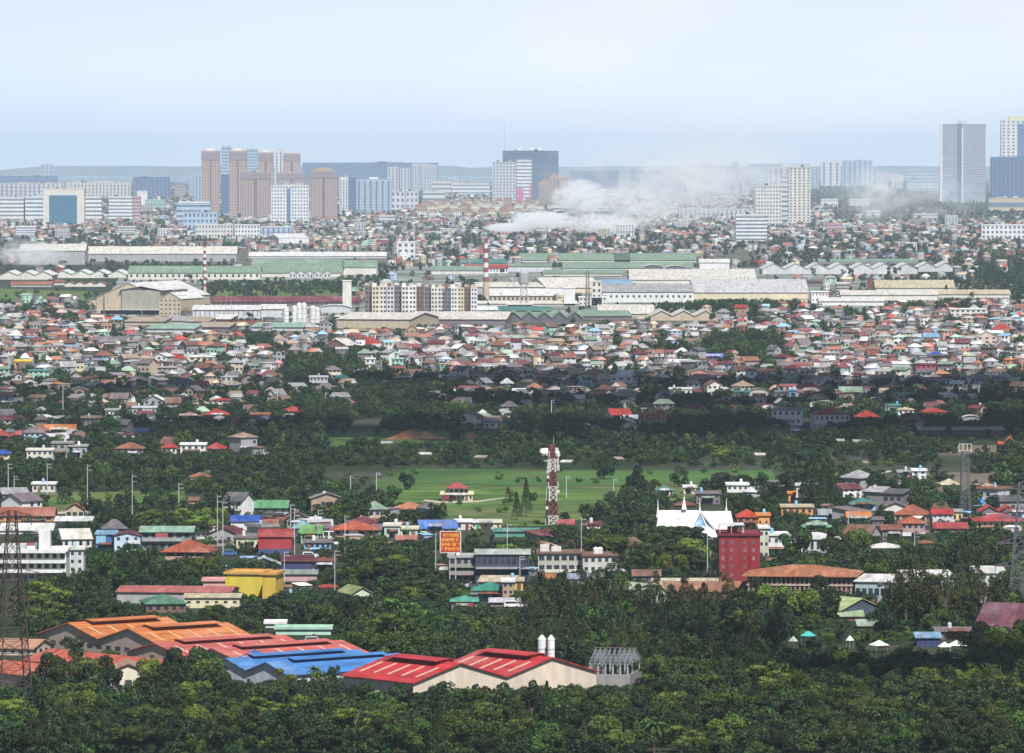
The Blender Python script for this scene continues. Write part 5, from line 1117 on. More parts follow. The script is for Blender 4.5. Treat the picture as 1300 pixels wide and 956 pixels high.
nr = np.random.default_rng(5)
def crown_points(rng, n, rx, ry, rz, k, lump, flat=0.0, zc=0.0):
    """leaf clump centres and normals on lumps spread through an ellipsoid"""
    cs = []
    while len(cs) < k:
        p = rng.normal(size=3); p /= np.linalg.norm(p); p *= rng.uniform(.25, .85) ** .6
        if p[2] < -.75: continue
        cs.append(p)
    cs = np.array(cs); lr = rng.uniform(.6, 1.15, k) * lump
    i = rng.integers(0, k, n * 2)
    d = rng.normal(size=(n * 2, 3)); d[:, 2] = d[:, 2] * .8 + .35; d /= np.linalg.norm(d, axis=1)[:, None]
    p = cs[i] + d * lr[i][:, None] * rng.uniform(.75, 1.08, (n * 2, 1))
    # drop points deep inside other lumps
    dist = np.linalg.norm(p[:, None, :] - cs[None], axis=2) / lr[None]
    ok = dist.min(axis=1) > .72
    p, d = p[ok][:n], d[ok][:n]
    p = p * np.array([rx, ry, rz]); p[:, 2] += zc
    return p, d
def leaf_quads(rng, p, d, size, jit=.55, asp=.7):
    n = len(p); nn = d + rng.normal(size=(n, 3)) * jit; nn /= np.linalg.norm(nn, axis=1)[:, None]
    t = rng.normal(size=(n, 3)); t -= (t * nn).sum(1)[:, None] * nn; t /= np.linalg.norm(t, axis=1)[:, None]
    u = np.cross(nn, t); s = (size * rng.uniform(.6, 1.3, n))[:, None] / 2
    v = np.stack([p - t * s - u * s * asp * .5, p - t * s * .1 - u * s * asp + 0 * p, p + t * s, p - t * s * .1 + u * s * asp], axis=1)
    return v.reshape(-1, 3), np.arange(4 * n).reshape(n, 4)
def trunk_mb(h, r, sp, rng, n=5):
    b = MB(); b.bar((0, 0, -.3), (0, 0, h * .55), r, r * .7, 7)
    for k in range(n):
        a = 2 * math.pi * (k + rng.random() * .6) / n
        e = (math.cos(a) * sp * .55, math.sin(a) * sp * .55, h * (.75 + .2 * rng.random()))
        b.bar((0, 0, h * (.3 + .2 * rng.random())), e, r * .5, r * .15, 5)
    return b
PROTO = {}
def proto(kind, v):
    key = (kind, v)
    if key in PROTO: return PROTO[key]
    rng = np.random.default_rng(hash(key) % 9999 if False else (len(PROTO) * 17 + 3)); pr = random.Random(len(PROTO))
    if kind == 'broadleaf_tree':          # radius 5, height 9.5
        p, d = crown_points(rng, 4200, 4.6, 4.6, 4.2, 15 + v, .36, zc=5.0); vv, q = leaf_quads(rng, p, d, .55)
        m, h, r, sp = (G_DARK, G_MID, G_LITE, G_MID)[v % 4], 9.5, .28, 4.4
    elif kind == 'rain_tree':             # wide umbrella: radius 9, height 11
        p, d = crown_points(rng, 6200, 7.8, 7.8, 3.4, 30, .25, zc=6.6); vv, q = leaf_quads(rng, p, d, .6, .45)
        m, h, r, sp = (G_MID, G_DARK, G_LITE)[v % 3], 10.0, .5, 8
    elif kind == 'feathery_tree':         # upright olive: radius 3.4, height 13
        p, d = crown_points(rng, 3400, 3.4, 3.4, 6.0, 22, .27, zc=6.4); d[:, 2] += .5
        vv, q = leaf_quads(rng, p, d, .5, .8, .45); m, h, r, sp = G_OLIVE, 12.5, .22, 3
    elif kind == 'shrub':                 # radius 2, height 2.6
        p, d = crown_points(rng, 900, 1.9, 1.9, 1.3, 8, .4, zc=1.3); vv, q = leaf_quads(rng, p, d, .34)
        m, h, r, sp = (G_LITE, G_MID)[v % 2], 2.2, .08, 1.4
    elif kind == 'casuarina_tree':        # cone
        n = 2600; z = rng.random(n) ** .8; rad = 2.6 * (1 - z) * (.6 + .4 * rng.random(n)) + .15; a = rng.random(n) * 6.283
        p = np.stack([rad * np.cos(a), rad * np.sin(a), 1.5 + 11.5 * z], 1); d = np.stack([np.cos(a), np.sin(a), .4 + 0 * a], 1)
        vv, q = leaf_quads(rng, p, d, .5, .8, .35); m, h, r, sp = G_DARK, 12, .22, 1.5
    elif kind == 'palm_tree':
        vs, qs = [], []; k = 0
        for f in range(15):
            a = f * 2.4; up = .9 - .09 * f; pt = Vector((0, 0, 8.0)); dr = Vector((math.cos(a), math.sin(a), up)).normalized()
            for sgm in range(6):
                nx_ = pt + dr * .62; dr = (dr + Vector((0, 0, -.22))).normalized(); sd = dr.cross(Vector((0, 0, 1))).normalized() * (.55 - .06 * sgm)
                for sg in (-1, 1):
                    vs += [tuple(pt), tuple(nx_), tuple(nx_ + sd * sg + Vector((0, 0, -.25))), tuple(pt + sd * sg + Vector((0, 0, -.25)))]; qs.append((k, k + 1, k + 2, k + 3)); k += 4
                pt = nx_
        vv, q = np.array(vs), np.array(qs); m, h, r, sp = G_MID, 8, .16, 0
    me = np_mesh('crown', vv, q, m)
    if kind == 'palm_tree': tb = MB(); tb.bar((0, 0, -.3), (.25, 0, 8.0), .2, .13, 7)
    else: tb = trunk_mb(h, r, sp, pr)
    PROTO[key] = (me, tb.mesh('trunk', BARK)); return PROTO[key]
DIM = dict(broadleaf_tree=(5.2, 9.8), rain_tree=(8.8, 10.8), feathery_tree=(3.8, 13.2), shrub=(2.3, 2.9), casuarina_tree=(2.7, 13), palm_tree=(2.8, 9))
def put_tree(kind, v, o, sc, label=None, group=None):
    cme, tme = proto(kind, v)
    e = empty(kind, o, rnd.uniform(0, 6.28), label, 'shrub' if kind == 'shrub' else 'palm' if kind == 'palm_tree' else 'tree', group); e.scale = (sc * rnd.uniform(.92, 1.08), sc * rnd.uniform(.92, 1.08), sc)
    link('trunk', tme, e); link('crown', cme, e); return e

# ================================================================ what fills the plain between
Z = {  # rows of 26 cells, 50 px each, for the band starting at that photo row
 222: "mmmmmmmmmmmmmmtmmmmmtttttt", 240: "mmmmmmmmmmmmmmtmmmmmtttttt", 260: "mmmmmsmmsmmmmmmtmmmmmttttt", 280: "hmmmmmmmmmhmmmmmmmmmmmmmmm", 300: "immmmmhhhhhmmmmmmmmmmmmmmm",
 320: "iiiiiiiiiihmmhmmmhimmmmmmm", 340: "iiitttiiitiiiiiiiiiiimmmmt", 360: "fgiiittttiiiiiiiiiiiiimttt", 375: "fgiiiigiiiiiiiiiiiiiiiittt", 388: "hhiiiiiiiiiiiiiiitttmmhmmh",
 400: "hmhhhhhhhhhhhiiiiihmhmhhhh", 415: "hmhhhhhhhhhhhhhhhhhmhhhhhh", 430: "hmhhhhthhhhhhhhhmmtthhhhhh", 445: "hhhhhhmhmthhhhhhmttthhhhhh", 460: "mhmhhmhttmhhhhhmhmmmhhhhhh",
 480: "hmmmhmhtmtmhmhhhhmhhhhhhhm", 495: "mhmmhmmtmttmhhhhmmmmhhmmmm", 510: "msmmmsmtsttmtsmmsmsmmmmsst", 528: "mstmsssttgttstttmtttgtstst", 545: "mmssttgtffgffgtsgttfftttgt",
 560: "smtsststggttgtttttgtttttgf", 578: "ttttttggttttttsttttttgttgt", 592: "ttttttttfffffffffffftffgft", 610: "ttttttttffffffffffffttttgf", 625: "ggwwgttttgfffffftttsmsmsst",
 640: "sgwwggttttffffffttttstsmsm", 655: "smttsmmttmmfffwtttttmsmmmm", 670: "smstsssmsmswwwtttttstmsmmm", 690: "sttstmsmstmssttttttttssstt", 705: "stttsmsmtttsssssttttttttst",
 722: "sttttssmtttsssssttstttttts", 740: "tttttsssttttssttttttttttts", 760: "ttttttssttttstttttttttttst", 780: "tttttttttgttttttttttttttst", 800: "ttttttttttttttttttttwwwtst",
 825: "tttttttttttttttttttwwwwwtt", 850: "tttttttttttttttttttttttttt"}
ZK = sorted(Z)
def zone(x, y):
    k = ZK[0]
    for q in ZK:
        if y >= q: k = q
    return Z[k][int(min(25, max(0, (x + 10 * math.sin(y * .13)) / 50)))]
#        house, tree probability
PR = dict(h=(.53, .43), m=(.32, .62), s=(.20, .72), t=(.012, .97), g=(.0, .30), f=(.0, .13), i=(.05, .16), w=(0, .97))
WALLS = ['white', 'offwhite', 'cream', 'beige', 'grey', 'lightgrey', 'concrete', 'mauve', 'brick', 'tan', 'pink', 'paleblue', 'concrete', 'concrete', 'grey', 'offwhite', 'mauve', 'grey', 'white', 'mint']
ROOFS = ['brick', 'terracotta', 'maroon', 'grey', 'rust', 'mauve', 'grey', 'terracotta', 'beige', 'lightgrey', 'white', 'rust', 'green', 'maroon', 'tan', 'grey', 'darkgrey', 'sky', 'red', 'brick', 'grey', 'offwhite', 'mauve', 'rust', 'darkgrey', 'concrete', 'brown', 'mauve', 'grey', 'rust', 'brown', 'darkgrey', 'concrete']
WALLS_NEAR = ['white', 'offwhite', 'cream', 'beige', 'grey', 'lightgrey', 'concrete', 'mauve', 'tan', 'concrete', 'grey', 'offwhite']
ROOFS_DULL = ['grey', 'rust', 'mauve', 'maroon', 'darkgrey', 'concrete', 'grey', 'brick', 'mauve', 'tan', 'lightgrey', 'terracotta', 'darkgrey', 'rust', 'brown', 'green', 'maroon', 'white']
WORD = dict(offwhite='off-white', lightgrey='light grey', darkgrey='dark grey', paleblue='pale blue', brick='brick red', sky='sky blue', concrete='bare concrete', mauve='purplish grey')
wd = lambda c: WORD.get(c, c)

cand = []     # candidates in front-to-back order get their visible share from a coverage buffer
def protected(x0, yt, x1, yb, own_y):
    for a, t, b, base, o, yaw, w, dep, keep in LAND:
        if keep <= .3 and own_y - base > 12: continue
        if own_y > base + .5 and x1 > a and x0 < b and yt < t + (base - t) * keep: return True
    return False
def on_footprint(p, rad):
    for a, t, b, base, o, yaw, w, dep, keep in LAND:
        if o is None: continue
        dx, dy = p.x - o.x, p.y - o.y; c, s_ = math.cos(yaw), math.sin(yaw)
        lx, ly = dx * c + dy * s_, -dx * s_ + dy * c
        if abs(lx) < w / 2 + rad and -rad < ly < dep + rad: return True
    return False
LANDa = None
fr = random.Random(11)
reserve(488, 545, 566, 558, P(527, 558), 0, 78 / S(558), 30, 1); reserve(588, 548, 606, 557, P(597, 557), 0, 18 / S(557), 30, .9)
y = 962.0
rows = []
while y > 224:
    s = S(y)
    if y > 560: dy, dx = 6.0, 7.5 * s            # photo pixels
    elif y > 380: dy, dx = 3.0 - (560 - y) * .003, 5.6 * s
    elif y > 290: dy, dx = 2.4, 9 * s
    elif y > 250: dy, dx = 1.9, 12 * s
    else: dy, dx = 2.2, 30 * s
    rows.append((y, dy, dx)); y -= dy
for y, dy, dx in rows:
    x = -30 + fr.uniform(0, dx)
    while x < 1330:
        yy = y + fr.uniform(-.45, .45) * dy; xx = x; x += dx * fr.uniform(.8, 1.2)
        s = S(yy); zc = zone(xx, min(yy, 860)); ph, pt = PR[zc]; u = fr.random()
        p = P(xx, yy)
        if yy < 300 and zc in 'mh': ph, pt = .60, .36
        if u < ph:
            if yy > 790: continue
            w = fr.uniform(6, 13); d = fr.uniform(6, 11); st = fr.choice([1, 1, 2, 2, 2, 3]) if yy < 480 else fr.choice([1, 1, 2]); h = 3.1 * st + fr.uniform(0, .8)
            if yy < 300: w *= 1.25; d *= 1.3; h *= .8
            if 395 < yy < 560: w *= .82; d *= .85; h *= .88
            yaw = fr.choice([-28, -15, 0, 8, 20, 40, -40, 55]) + fr.uniform(-8, 8)
            rk = fr.choice(['hip', 'hip', 'gx', 'gx', 'gy', 'gy', 'shed', 'shed', 'flat', 'flat', 'gx']); rise = {'hip': 2.4, 'gx': 2.2, 'gy': 2.0, 'shed': 1.5, 'flat': .6}[rk] * fr.uniform(.8, 1.3)
            cand.append(['h', xx, yy, s, p, w, h + rise, dict(w=w, d=d, h=h, yaw=yaw, rk=rk, rise=rise, st=st, wc=fr.choice(WALLS if yy < 480 else WALLS_NEAR), rc=fr.choice(ROOFS if not 452 < yy else ROOFS_DULL))])
        elif u < ph + pt:
            big = yy > 560
            if zc in 'w': k = 'shrub' if fr.random() < .8 else 'broadleaf_tree'
            elif 750 < yy < 862 and 640 < xx < 1000 and fr.random() < .75: k = 'feathery_tree'
            elif 725 < yy < 800 and 1120 < xx < 1275 and fr.random() < .85: k = 'feathery_tree'
            elif 690 < yy < 800 and 470 < xx < 600 and fr.random() < .5: k = 'rain_tree'
            elif 675 < yy < 745 and (680 < xx < 905 or 1000 < xx < 1260): k = 'rain_tree' if fr.random() < .6 else 'broadleaf_tree'
            elif zc in 'gf': k = 'shrub' if fr.random() < (.6 if zc == 'g' else .9) else 'broadleaf_tree'
            elif fr.random() < .07 and big: k = 'palm_tree'
            elif fr.random() < .03 and big: k = 'casuarina_tree'
            elif fr.random() < .12: k = 'rain_tree'
            else: k = 'broadleaf_tree'
            sc = fr.uniform(.62, 1.12) if k != 'shrub' else fr.uniform(.7, 1.5)
            if yy > 850: sc = min(sc, .95)
            if 400 < yy < 560: sc *= .8
            if zc in 'hi' : sc *= .8
            if zc == 'w': sc *= 1.0 if k == 'shrub' else .5
            if yy < 250: sc *= 1.35
            rad, ht = DIM[k]
            cand.append(['t', xx, yy, s, p, rad * 2 * sc, ht * sc, dict(k=k, sc=sc, v=fr.randrange(6))])
            if yy > 470 and zc in 'tsm':
                for _ in range(2):
                    x2, y2 = xx + fr.uniform(-13, 13) * s / 2.5, yy + fr.uniform(-1, 4); s2 = S(y2); sc2 = fr.uniform(.9, 1.9)
                    cand.append(['t', x2, y2, s2, P(x2, y2), 4.6 * sc2, 2.9 * sc2, dict(k='shrub', sc=sc2, v=0, under=1)])
        if yy > 590 and zc in 'hsm' and fr.random() < .45:
            x2, y2 = xx + fr.uniform(-10, 10) * s, yy + fr.uniform(-3, 3); s2 = S(y2); w2 = fr.uniform(2.5, 6); h2 = fr.uniform(2.2, 4.5)
            cand.append(['h', x2, y2, s2, P(x2, y2), w2, h2, dict(w=w2, d=fr.uniform(2.5, 5), h=h2 - .6, yaw=fr.uniform(-50, 50), rk=fr.choice(['shed', 'shed', 'gx', 'flat']), rise=.6, st=1, wc=fr.choice(['brick', 'grey', 'tan', 'concrete', 'mauve', 'offwhite', 'paleblue']), rc=fr.choice(['rust', 'grey', 'lightgrey', 'brown', 'maroon', 'offwhite', 'darkgrey', 'sky']), small=1)])
cand.sort(key=lambda c: -c[2])
cov = np.zeros((956, 1300), bool)
events = [(c[2], 1, c) for c in cand] + [(l[3], 0, l) for l in LAND if l[4] is not None]
events.sort(key=lambda e: -e[0])
kept = []
placed = {}
for yb, isc, e in events:
    if not isc:
        a, t, b, base = e[:4]
        cov[int(max(0, t + 2)):int(max(0, min(955, base))), int(max(0, a)):int(max(0, b))] = True; continue
    kd, xx, yy, s, p, w, h, info = e
    x0, x1, yt = xx - w * s / 2, xx + w * s / 2, yy - h * s
    if protected(x0 + 1, yt, x1 - 1, yy, yy):
        if kd != 't': continue
        ok = False
        for f_ in (.7, .45):
            w2, h2 = w * f_, h * f_; a_, b_2, t_ = xx - w2 * s / 2, xx + w2 * s / 2, yy - h2 * s
            if not protected(a_ + 1, t_, b_2 - 1, yy, yy):
                ok = True; w, h, x0, x1, yt = w2, h2, a_, b_2, t_; info['sc'] *= f_; e[5], e[6] = w, h; break
        if not ok: continue
    if on_footprint(p, w * .42 if kd == 't' else w * .6): continue
    if kd == 'h':                                  # houses keep clear of one another
        key = (int(p.x // (9.5 if 395 < yy < 560 else 12)), int(p.y // 16), 's' if info.get('small') else 'h')
        if key in placed: continue
        placed[key] = 1
    X0, X1, Y_0, Y_1 = int(max(0, x0)), int(min(1300, x1 + 1)), int(max(0, yt)), int(min(956, yy + 1))
    if X1 <= X0 or Y_1 <= Y_0: 
        continue
    sub = cov[Y_0:Y_1, X0:X1]; vis = int(sub.size - sub.sum())
    if vis < max(2, .12 * sub.size) : continue
    i = int((X1 - X0) * (.18 if kd == 't' else .06)); top = int((Y_1 - Y_0) * .25)
    cov[Y_0 + top:Y_1, X0 + i:max(X0 + i + 1, X1 - i)] = True
    kept.append((vis, e))
treesk = sorted([k for k in kept if k[1][0] == 't' and k[1][7]['k'] != 'shrub'], key=lambda k: -k[0])
shrubk = sorted([k for k in kept if k[1][0] == 't' and k[1][7]['k'] == 'shrub' and not k[1][7].get('under')], key=lambda k: -k[0])
underk = [k for k in kept if k[1][0] == 't' and k[1][7].get('under')]
housek = sorted([k for k in kept if k[1][0] == 'h'], key=lambda k: -k[0])
n_named = sum(1 for o in col.objects if o.get('category') == 'house')
IND_T, IND_H, IND_S = 290, max(60, 290 - n_named), 60
REG = [(0, 325, 'on the hangar side'), (325, 650, 'on the apartment side'), (650, 975, 'on the skylight roof side'), (975, 1301, 'on the ornate terrace side')]
NEARM = [(c['label'], proj(*c.location)) for c in col.objects if c.get('label') and c.get('category') in ('house', 'building', 'school', 'church', 'warehouse', 'hall', 'hut', 'cell tower', 'billboard', 'hangar', 'canopy', 'power pylon', 'shed', 'pavilion', 'shelter')]
def near_mark(x, y):
    best = min(NEARM, key=lambda m: abs(m[1][0] - x) + 1.5 * abs(m[1][1] - y))
    t = best[0]; rel = 'before' if y > best[1][1] + 4 else 'behind' if y < best[1][1] - 4 else 'beside'
    for cut in (' with ', ' beside ', ' behind ', ' below ', ' above ', ' in the ', ' in front', ' among ', ' near ', ' at the ', ' before ', ' under ', ' standing', ' between ', ' on ', ' by ', ' joined', ' attached', ' over ', ' around', ' beyond', ' amid', ' peeking', ' rising', ' alone', ' cut ', ' crossing', ' continuing', ' trailing', ' hung', ' toward', ' to ', ' partly', ' from ', ' of ', ' half ', ' touching', ' next', ' hidden', ' glimpsed', ' wedged', ' hanging', ' facing', ' located'):
        i = t.find(cut)
        if i > 9: t = t[:i]
    return rel, ' '.join(t.replace(',', '').split()[:8])
# trees the photograph shows standing right before a building
MAN = [(60, 880, 'broadleaf_tree', 0, 1.0), (84, 884, 'broadleaf_tree', 1, 1.1), (112, 880, 'broadleaf_tree', 2, 1.05), (134, 884, 'broadleaf_tree', 0, 1.0), (205, 884, 'broadleaf_tree', 2, 1.15), (222, 888, 'broadleaf_tree', 0, 1.25), (243, 880, 'broadleaf_tree', 1, 1.3), (262, 884, 'broadleaf_tree', 2, 1.15), (272, 890, 'broadleaf_tree', 1, 1.0), (190, 892, 'broadleaf_tree', 3, .8),
       (352, 878, 'shrub', 0, 2.2), (400, 878, 'palm_tree', 0, .7), (404, 880, 'palm_tree', 0, .6), (586, 886, 'palm_tree', 1, .6),
       (842, 704, 'rain_tree', 1, 1.0), (870, 708, 'rain_tree', 1, 1.1), (1012, 712, 'broadleaf_tree', 1, 1.25), (1058, 712, 'broadleaf_tree', 0, 1.1), (1090, 706, 'broadleaf_tree', 2, 1.1), (1040, 786, 'broadleaf_tree', 0, 1.25), (1020, 796, 'broadleaf_tree', 2, 1.3), (960, 782, 'broadleaf_tree', 0, 1.1), (985, 786, 'broadleaf_tree', 2, 1.2),
       (1135, 800, 'feathery_tree', 0, 1.35), (1150, 796, 'feathery_tree', 1, 1.5), (1165, 802, 'feathery_tree', 0, 1.45), (1183, 797, 'feathery_tree', 1, 1.4), (1200, 800, 'feathery_tree', 0, 1.3), (1216, 796, 'feathery_tree', 1, 1.4), (1232, 801, 'feathery_tree', 0, 1.25), (1248, 796, 'feathery_tree', 1, 1.2), (1268, 790, 'feathery_tree', 0, 1.1), (1120, 806, 'broadleaf_tree', 0, .9),
       (810, 800, 'feathery_tree', 1, 1.2), (830, 792, 'feathery_tree', 0, 1.15), (850, 800, 'feathery_tree', 1, 1.2), (872, 792, 'feathery_tree', 0, 1.1), (895, 798, 'feathery_tree', 1, 1.2), (918, 790, 'feathery_tree', 0, 1.1), (940, 796, 'broadleaf_tree', 0, 1.1), (690, 792, 'feathery_tree', 0, 1.2), (712, 786, 'feathery_tree', 1, 1.25), (735, 796, 'feathery_tree', 0, 1.3), (755, 788, 'feathery_tree', 1, 1.35), (778, 798, 'feathery_tree', 0, 1.5), (672, 798, 'feathery_tree', 1, 1.1),
       (668, 656, 'casuarina_tree', 0, 1.1), (656, 660, 'casuarina_tree', 0, .8), (1245, 848, 'broadleaf_tree', 0, 1.2), (1275, 852, 'broadleaf_tree', 2, 1.3), (1296, 846, 'broadleaf_tree', 0, 1.2), (1262, 836, 'broadleaf_tree', 2, 1.0), (235, 745, 'broadleaf_tree', 1, .8), (262, 738, 'broadleaf_tree', 2, .9), (330, 705, 'shrub', 1, 1.5),
       (1024, 640, 'casuarina_tree', 0, 1.3), (1034, 644, 'casuarina_tree', 0, 1.4), (1046, 642, 'casuarina_tree', 0, 1.3), (1057, 646, 'casuarina_tree', 0, 1.1)]
manual = []
for x_, yb_, k_, v_, sc_ in MAN:
    s_ = S(yb_); rd, ht_ = DIM[k_]
    manual.append((9999, ['t', x_, yb_, s_, P(x_, yb_), rd * 2 * sc_, ht_ * sc_, dict(k=k_, sc=sc_, v=v_)]))
treesk = [m_ for m_ in manual if m_[1][7]['k'] != 'shrub'] + treesk
shrubk = [m_ for m_ in manual if m_[1][7]['k'] == 'shrub'] + shrubk
# ---- individual trees
KW = dict(broadleaf_tree='round leafy tree', rain_tree='wide spreading umbrella tree', feathery_tree='upright olive feathery tree', casuarina_tree='pointed dark casuarina tree', palm_tree='coconut palm', shrub='low round shrub')
for lst, lim in ((treesk, IND_T), (shrubk, IND_S)):
    for vis, e in lst[:lim]:
        kd, xx, yy, s, p, w, h, info = e
        k, sc = info['k'], info['sc']; v = info['v'] % (4 if k == 'broadleaf_tree' else 3 if k == 'rain_tree' else 2)
        rel, t = near_mark(xx, yy)
        if k in ('broadleaf_tree', 'rain_tree', 'shrub'):
            tone = {'broadleaf_tree': ('dark', 'green', 'light green', 'green'), 'rain_tree': ('green', 'dark', 'light green'), 'shrub': ('light green', 'green')}[k][v]
        else: tone = ''
        size = 'small ' if sc < .75 and k != 'shrub' else 'tall ' if sc > 1.0 and k != 'shrub' else ''
        lab = ' '.join((size + tone + ' ' + KW[k] + ' ' + rel + ' the ' + t).split()[:16])
        put_tree(k, v, p, sc, lab, lab)
# ---- individual houses
desc = {}
def house_desc(i): return ('%s %s house with %s %s roof' % (['', 'two storey'][i['st'] > 1], wd(i['wc']) + ' walled', wd(i['rc']), {'hip': 'hip', 'gx': 'pitched', 'gy': 'front gabled', 'shed': 'sloping sheet', 'flat': 'flat'}[i['rk']])).strip()
def build_house(e):
    kd, xx, yy, s, p, w, h, i = e
    rel, t = near_mark(xx, yy)
    lab = ' '.join((house_desc(i) + ' ' + rel + ' ' + t).split()[:16])
    root = empty('house', p, R(i['yaw']), lab, 'house', lab)
    wall_mesh(i['rk'], i['w'], i['d'], i['h'], i['rise']).build('wall', wallm(C[i['wc']]), root)
    roof_mesh(i['rk'], i['w'], i['d'], i['h'], i['rise'], .6, 1, .2).build('roof', (roofm if i['rk'] != 'flat' else wallm)(C[i['rc']]), root)
    nb = 3 if i['w'] < 11 else 4
    if s < 1.6: nb = 2
    dx_ = fr.choice((-.3, .05, .32)) * i['w']
    b = MB(); b.box(dx_ - .5, dx_ + .5, -.05, .06, 0, 2.1); b.build('door', wallm(C[fr.choice(['brown', 'maroon', 'darkgrey', 'teal'])]), root)
    if fr.random() < .6 and i['w'] > 5:
        b = MB(); aw = i['w'] * fr.uniform(.3, .5); ax = fr.uniform(-.2, .2) * i['w']; b.sheet([(ax - aw, -1.6, 2.4), (ax + aw, -1.6, 2.4), (ax + aw, -.02, 3.0), (ax - aw, -.02, 3.0)], .1); b.build('awning', roofm(C[fr.choice(['rust', 'grey', 'green', 'brick', 'lightgrey'])]), root)
    if i['rk'] == 'flat' or fr.random() < .25:
        b = MB(); tx = fr.uniform(-.3, .3) * i['w']; zt_ = i['h'] + (.3 if i['rk'] == 'flat' else .4); b.lathe(tx, i['d'] * .7, [(.55, zt_), (.55, zt_ + 1.5), (.2, zt_ + 1.8)], 10); b.build('water_tank', wallm(C[fr.choice(['lightgrey', 'sky', 'white'])]), root)
    for f in range(i['st']):
        for b in range(nb):
            if fr.random() < .2: continue
            window(root, -i['w'] / 2 + (b + .5) * i['w'] / nb, 3.1 * f + 1.7, 1.5, 1.3)
for vis, e in housek[:IND_H]: build_house(e)
# ---- masses: the rest of the roofs and trees, too many to count
def mass_houses(lst, name, label):
    V, Q, K = [], [], []; nv = 0
    for vis, e in lst:
        kd, xx, yy, s, p, w, h, i = e
        a = R(i['yaw']); c, sn = math.cos(a), math.sin(a); hw, d, hh, rs = i['w'] / 2, i['d'], i['h'], i['rise']; o_ = .3
        wc = np.array(C[i['wc']]) * fr.uniform(.75, 1.1); rc = np.array(C[i['rc']]) * fr.uniform(.75, 1.2)
        L = [(-hw, 0, 0), (hw, 0, 0), (hw, d, 0), (-hw, d, 0), (-hw, 0, hh), (hw, 0, hh), (hw, d, hh), (-hw, d, hh)]
        q = [(0, 1, 5, 4), (1, 2, 6, 5), (2, 3, 7, 6), (3, 0, 4, 7)]; k = [wc] * 4
        n0 = len(L)
        L += [(-hw - o_, -o_, hh), (hw + o_, -o_, hh), (hw + o_, d + o_, hh), (-hw - o_, d + o_, hh)]
        if i['rk'] in ('hip', 'gx'):
            ins = 0 if i['rk'] == 'gx' else min(hw * .8, d / 2)
            L += [(-hw - o_ + ins, d / 2, hh + rs), (hw + o_ - ins, d / 2, hh + rs)]
            q += [(n0, n0 + 1, n0 + 5, n0 + 4), (n0 + 2, n0 + 3, n0 + 4, n0 + 5), (n0 + 1, n0 + 2, n0 + 5, n0 + 5), (n0 + 3, n0, n0 + 4, n0 + 4)]; k += [rc] * 2 + ([rc] * 2 if i['rk'] == 'hip' else [wc] * 2)
            q[-2] = (n0 + 1, n0 + 2, n0 + 6, n0 + 5); q[-1] = (n0 + 3, n0, n0 + 4, n0 + 7)
            L += [((L[n0 + 5][0]), d / 2 + .01, hh + rs), (L[n0 + 4][0], d / 2 + .01, hh + rs)]
        elif i['rk'] == 'gy':
            L += [(0, -o_, hh + rs), (0, d + o_, hh + rs), (.01, -o_, hh + rs), (.01, d + o_, hh + rs)]
            q += [(n0, n0 + 4, n0 + 5, n0 + 3), (n0 + 1, n0 + 2, n0 + 5, n0 + 4), (n0, n0 + 1, n0 + 6, n0 + 4), (n0 + 2, n0 + 3, n0 + 5, n0 + 7)]; k += [rc, rc, wc, wc]
        else:
            r2 = rs if i['rk'] == 'shed' else .3
            L[n0 + 2] = (hw + o_, d + o_, hh + r2); L[n0 + 3] = (-hw - o_, d + o_, hh + r2)
            q += [(n0, n0 + 1, n0 + 2, n0 + 3)]; k += [rc]
        # door / window openings as small proud panels
        if s > .55:
            nb = 2 if s < 1.3 else 3
            for f in range(i['st']):
                for b in range(nb):
                    if fr.random() < .25: continue
                    xc = -hw + (b + .5) * 2 * hw / nb; z = 3.0 * f + 1.7 if s > 1 else hh * .5; n1 = len(L)
                    L += [(xc - .8, -.06, z - .7), (xc + .8, -.06, z - .7), (xc + .8, -.06, z + .7), (xc - .8, -.06, z + .7)]; q.append((n1, n1 + 1, n1 + 2, n1 + 3)); k.append(np.array((.03, .03, .04)))
        L = np.array(L); W = np.stack([p.x + L[:, 0] * c - L[:, 1] * sn, p.y + L[:, 0] * sn + L[:, 1] * c, L[:, 2]], 1)
        V.append(W); Q.append(np.array(q) + nv); K.append(np.array(k)); nv += len(L)
    if not V: return
    me = np_mesh(name, np.concatenate(V), np.concatenate(Q), HM, np.concatenate(K))
    tag(link(name, me), label, 'houses', None, 'stuff')
HM, nt, b = _bsdf('house_mass')
a_ = nt.nodes.new('ShaderNodeVertexColor'); a_.layer_name = 'Col'
f = _noise(nt, .6, _pos(nt), 3)
nt.links.new(_mixc(nt, _ramp(nt, f, .35, .7, 0, .35), a_.outputs['Color'], (.12, .10, .09)), b.inputs['Base Color']); b.inputs['Roughness'].default_value = .75
mass_houses(housek[IND_H:], 'distant_houses', 'countless small houses with rust, grey and white roofs filling the far city')
LEVEL = [(1.9, 2.0, 1.2), (1.5, 1.45, 1.0), (1, 1, 1), (.8, .95, .85), (1.2, 1.15, .8), (.65, .8, .75), (1.1, 1.0, 1.0), (.75, .8, .9)]
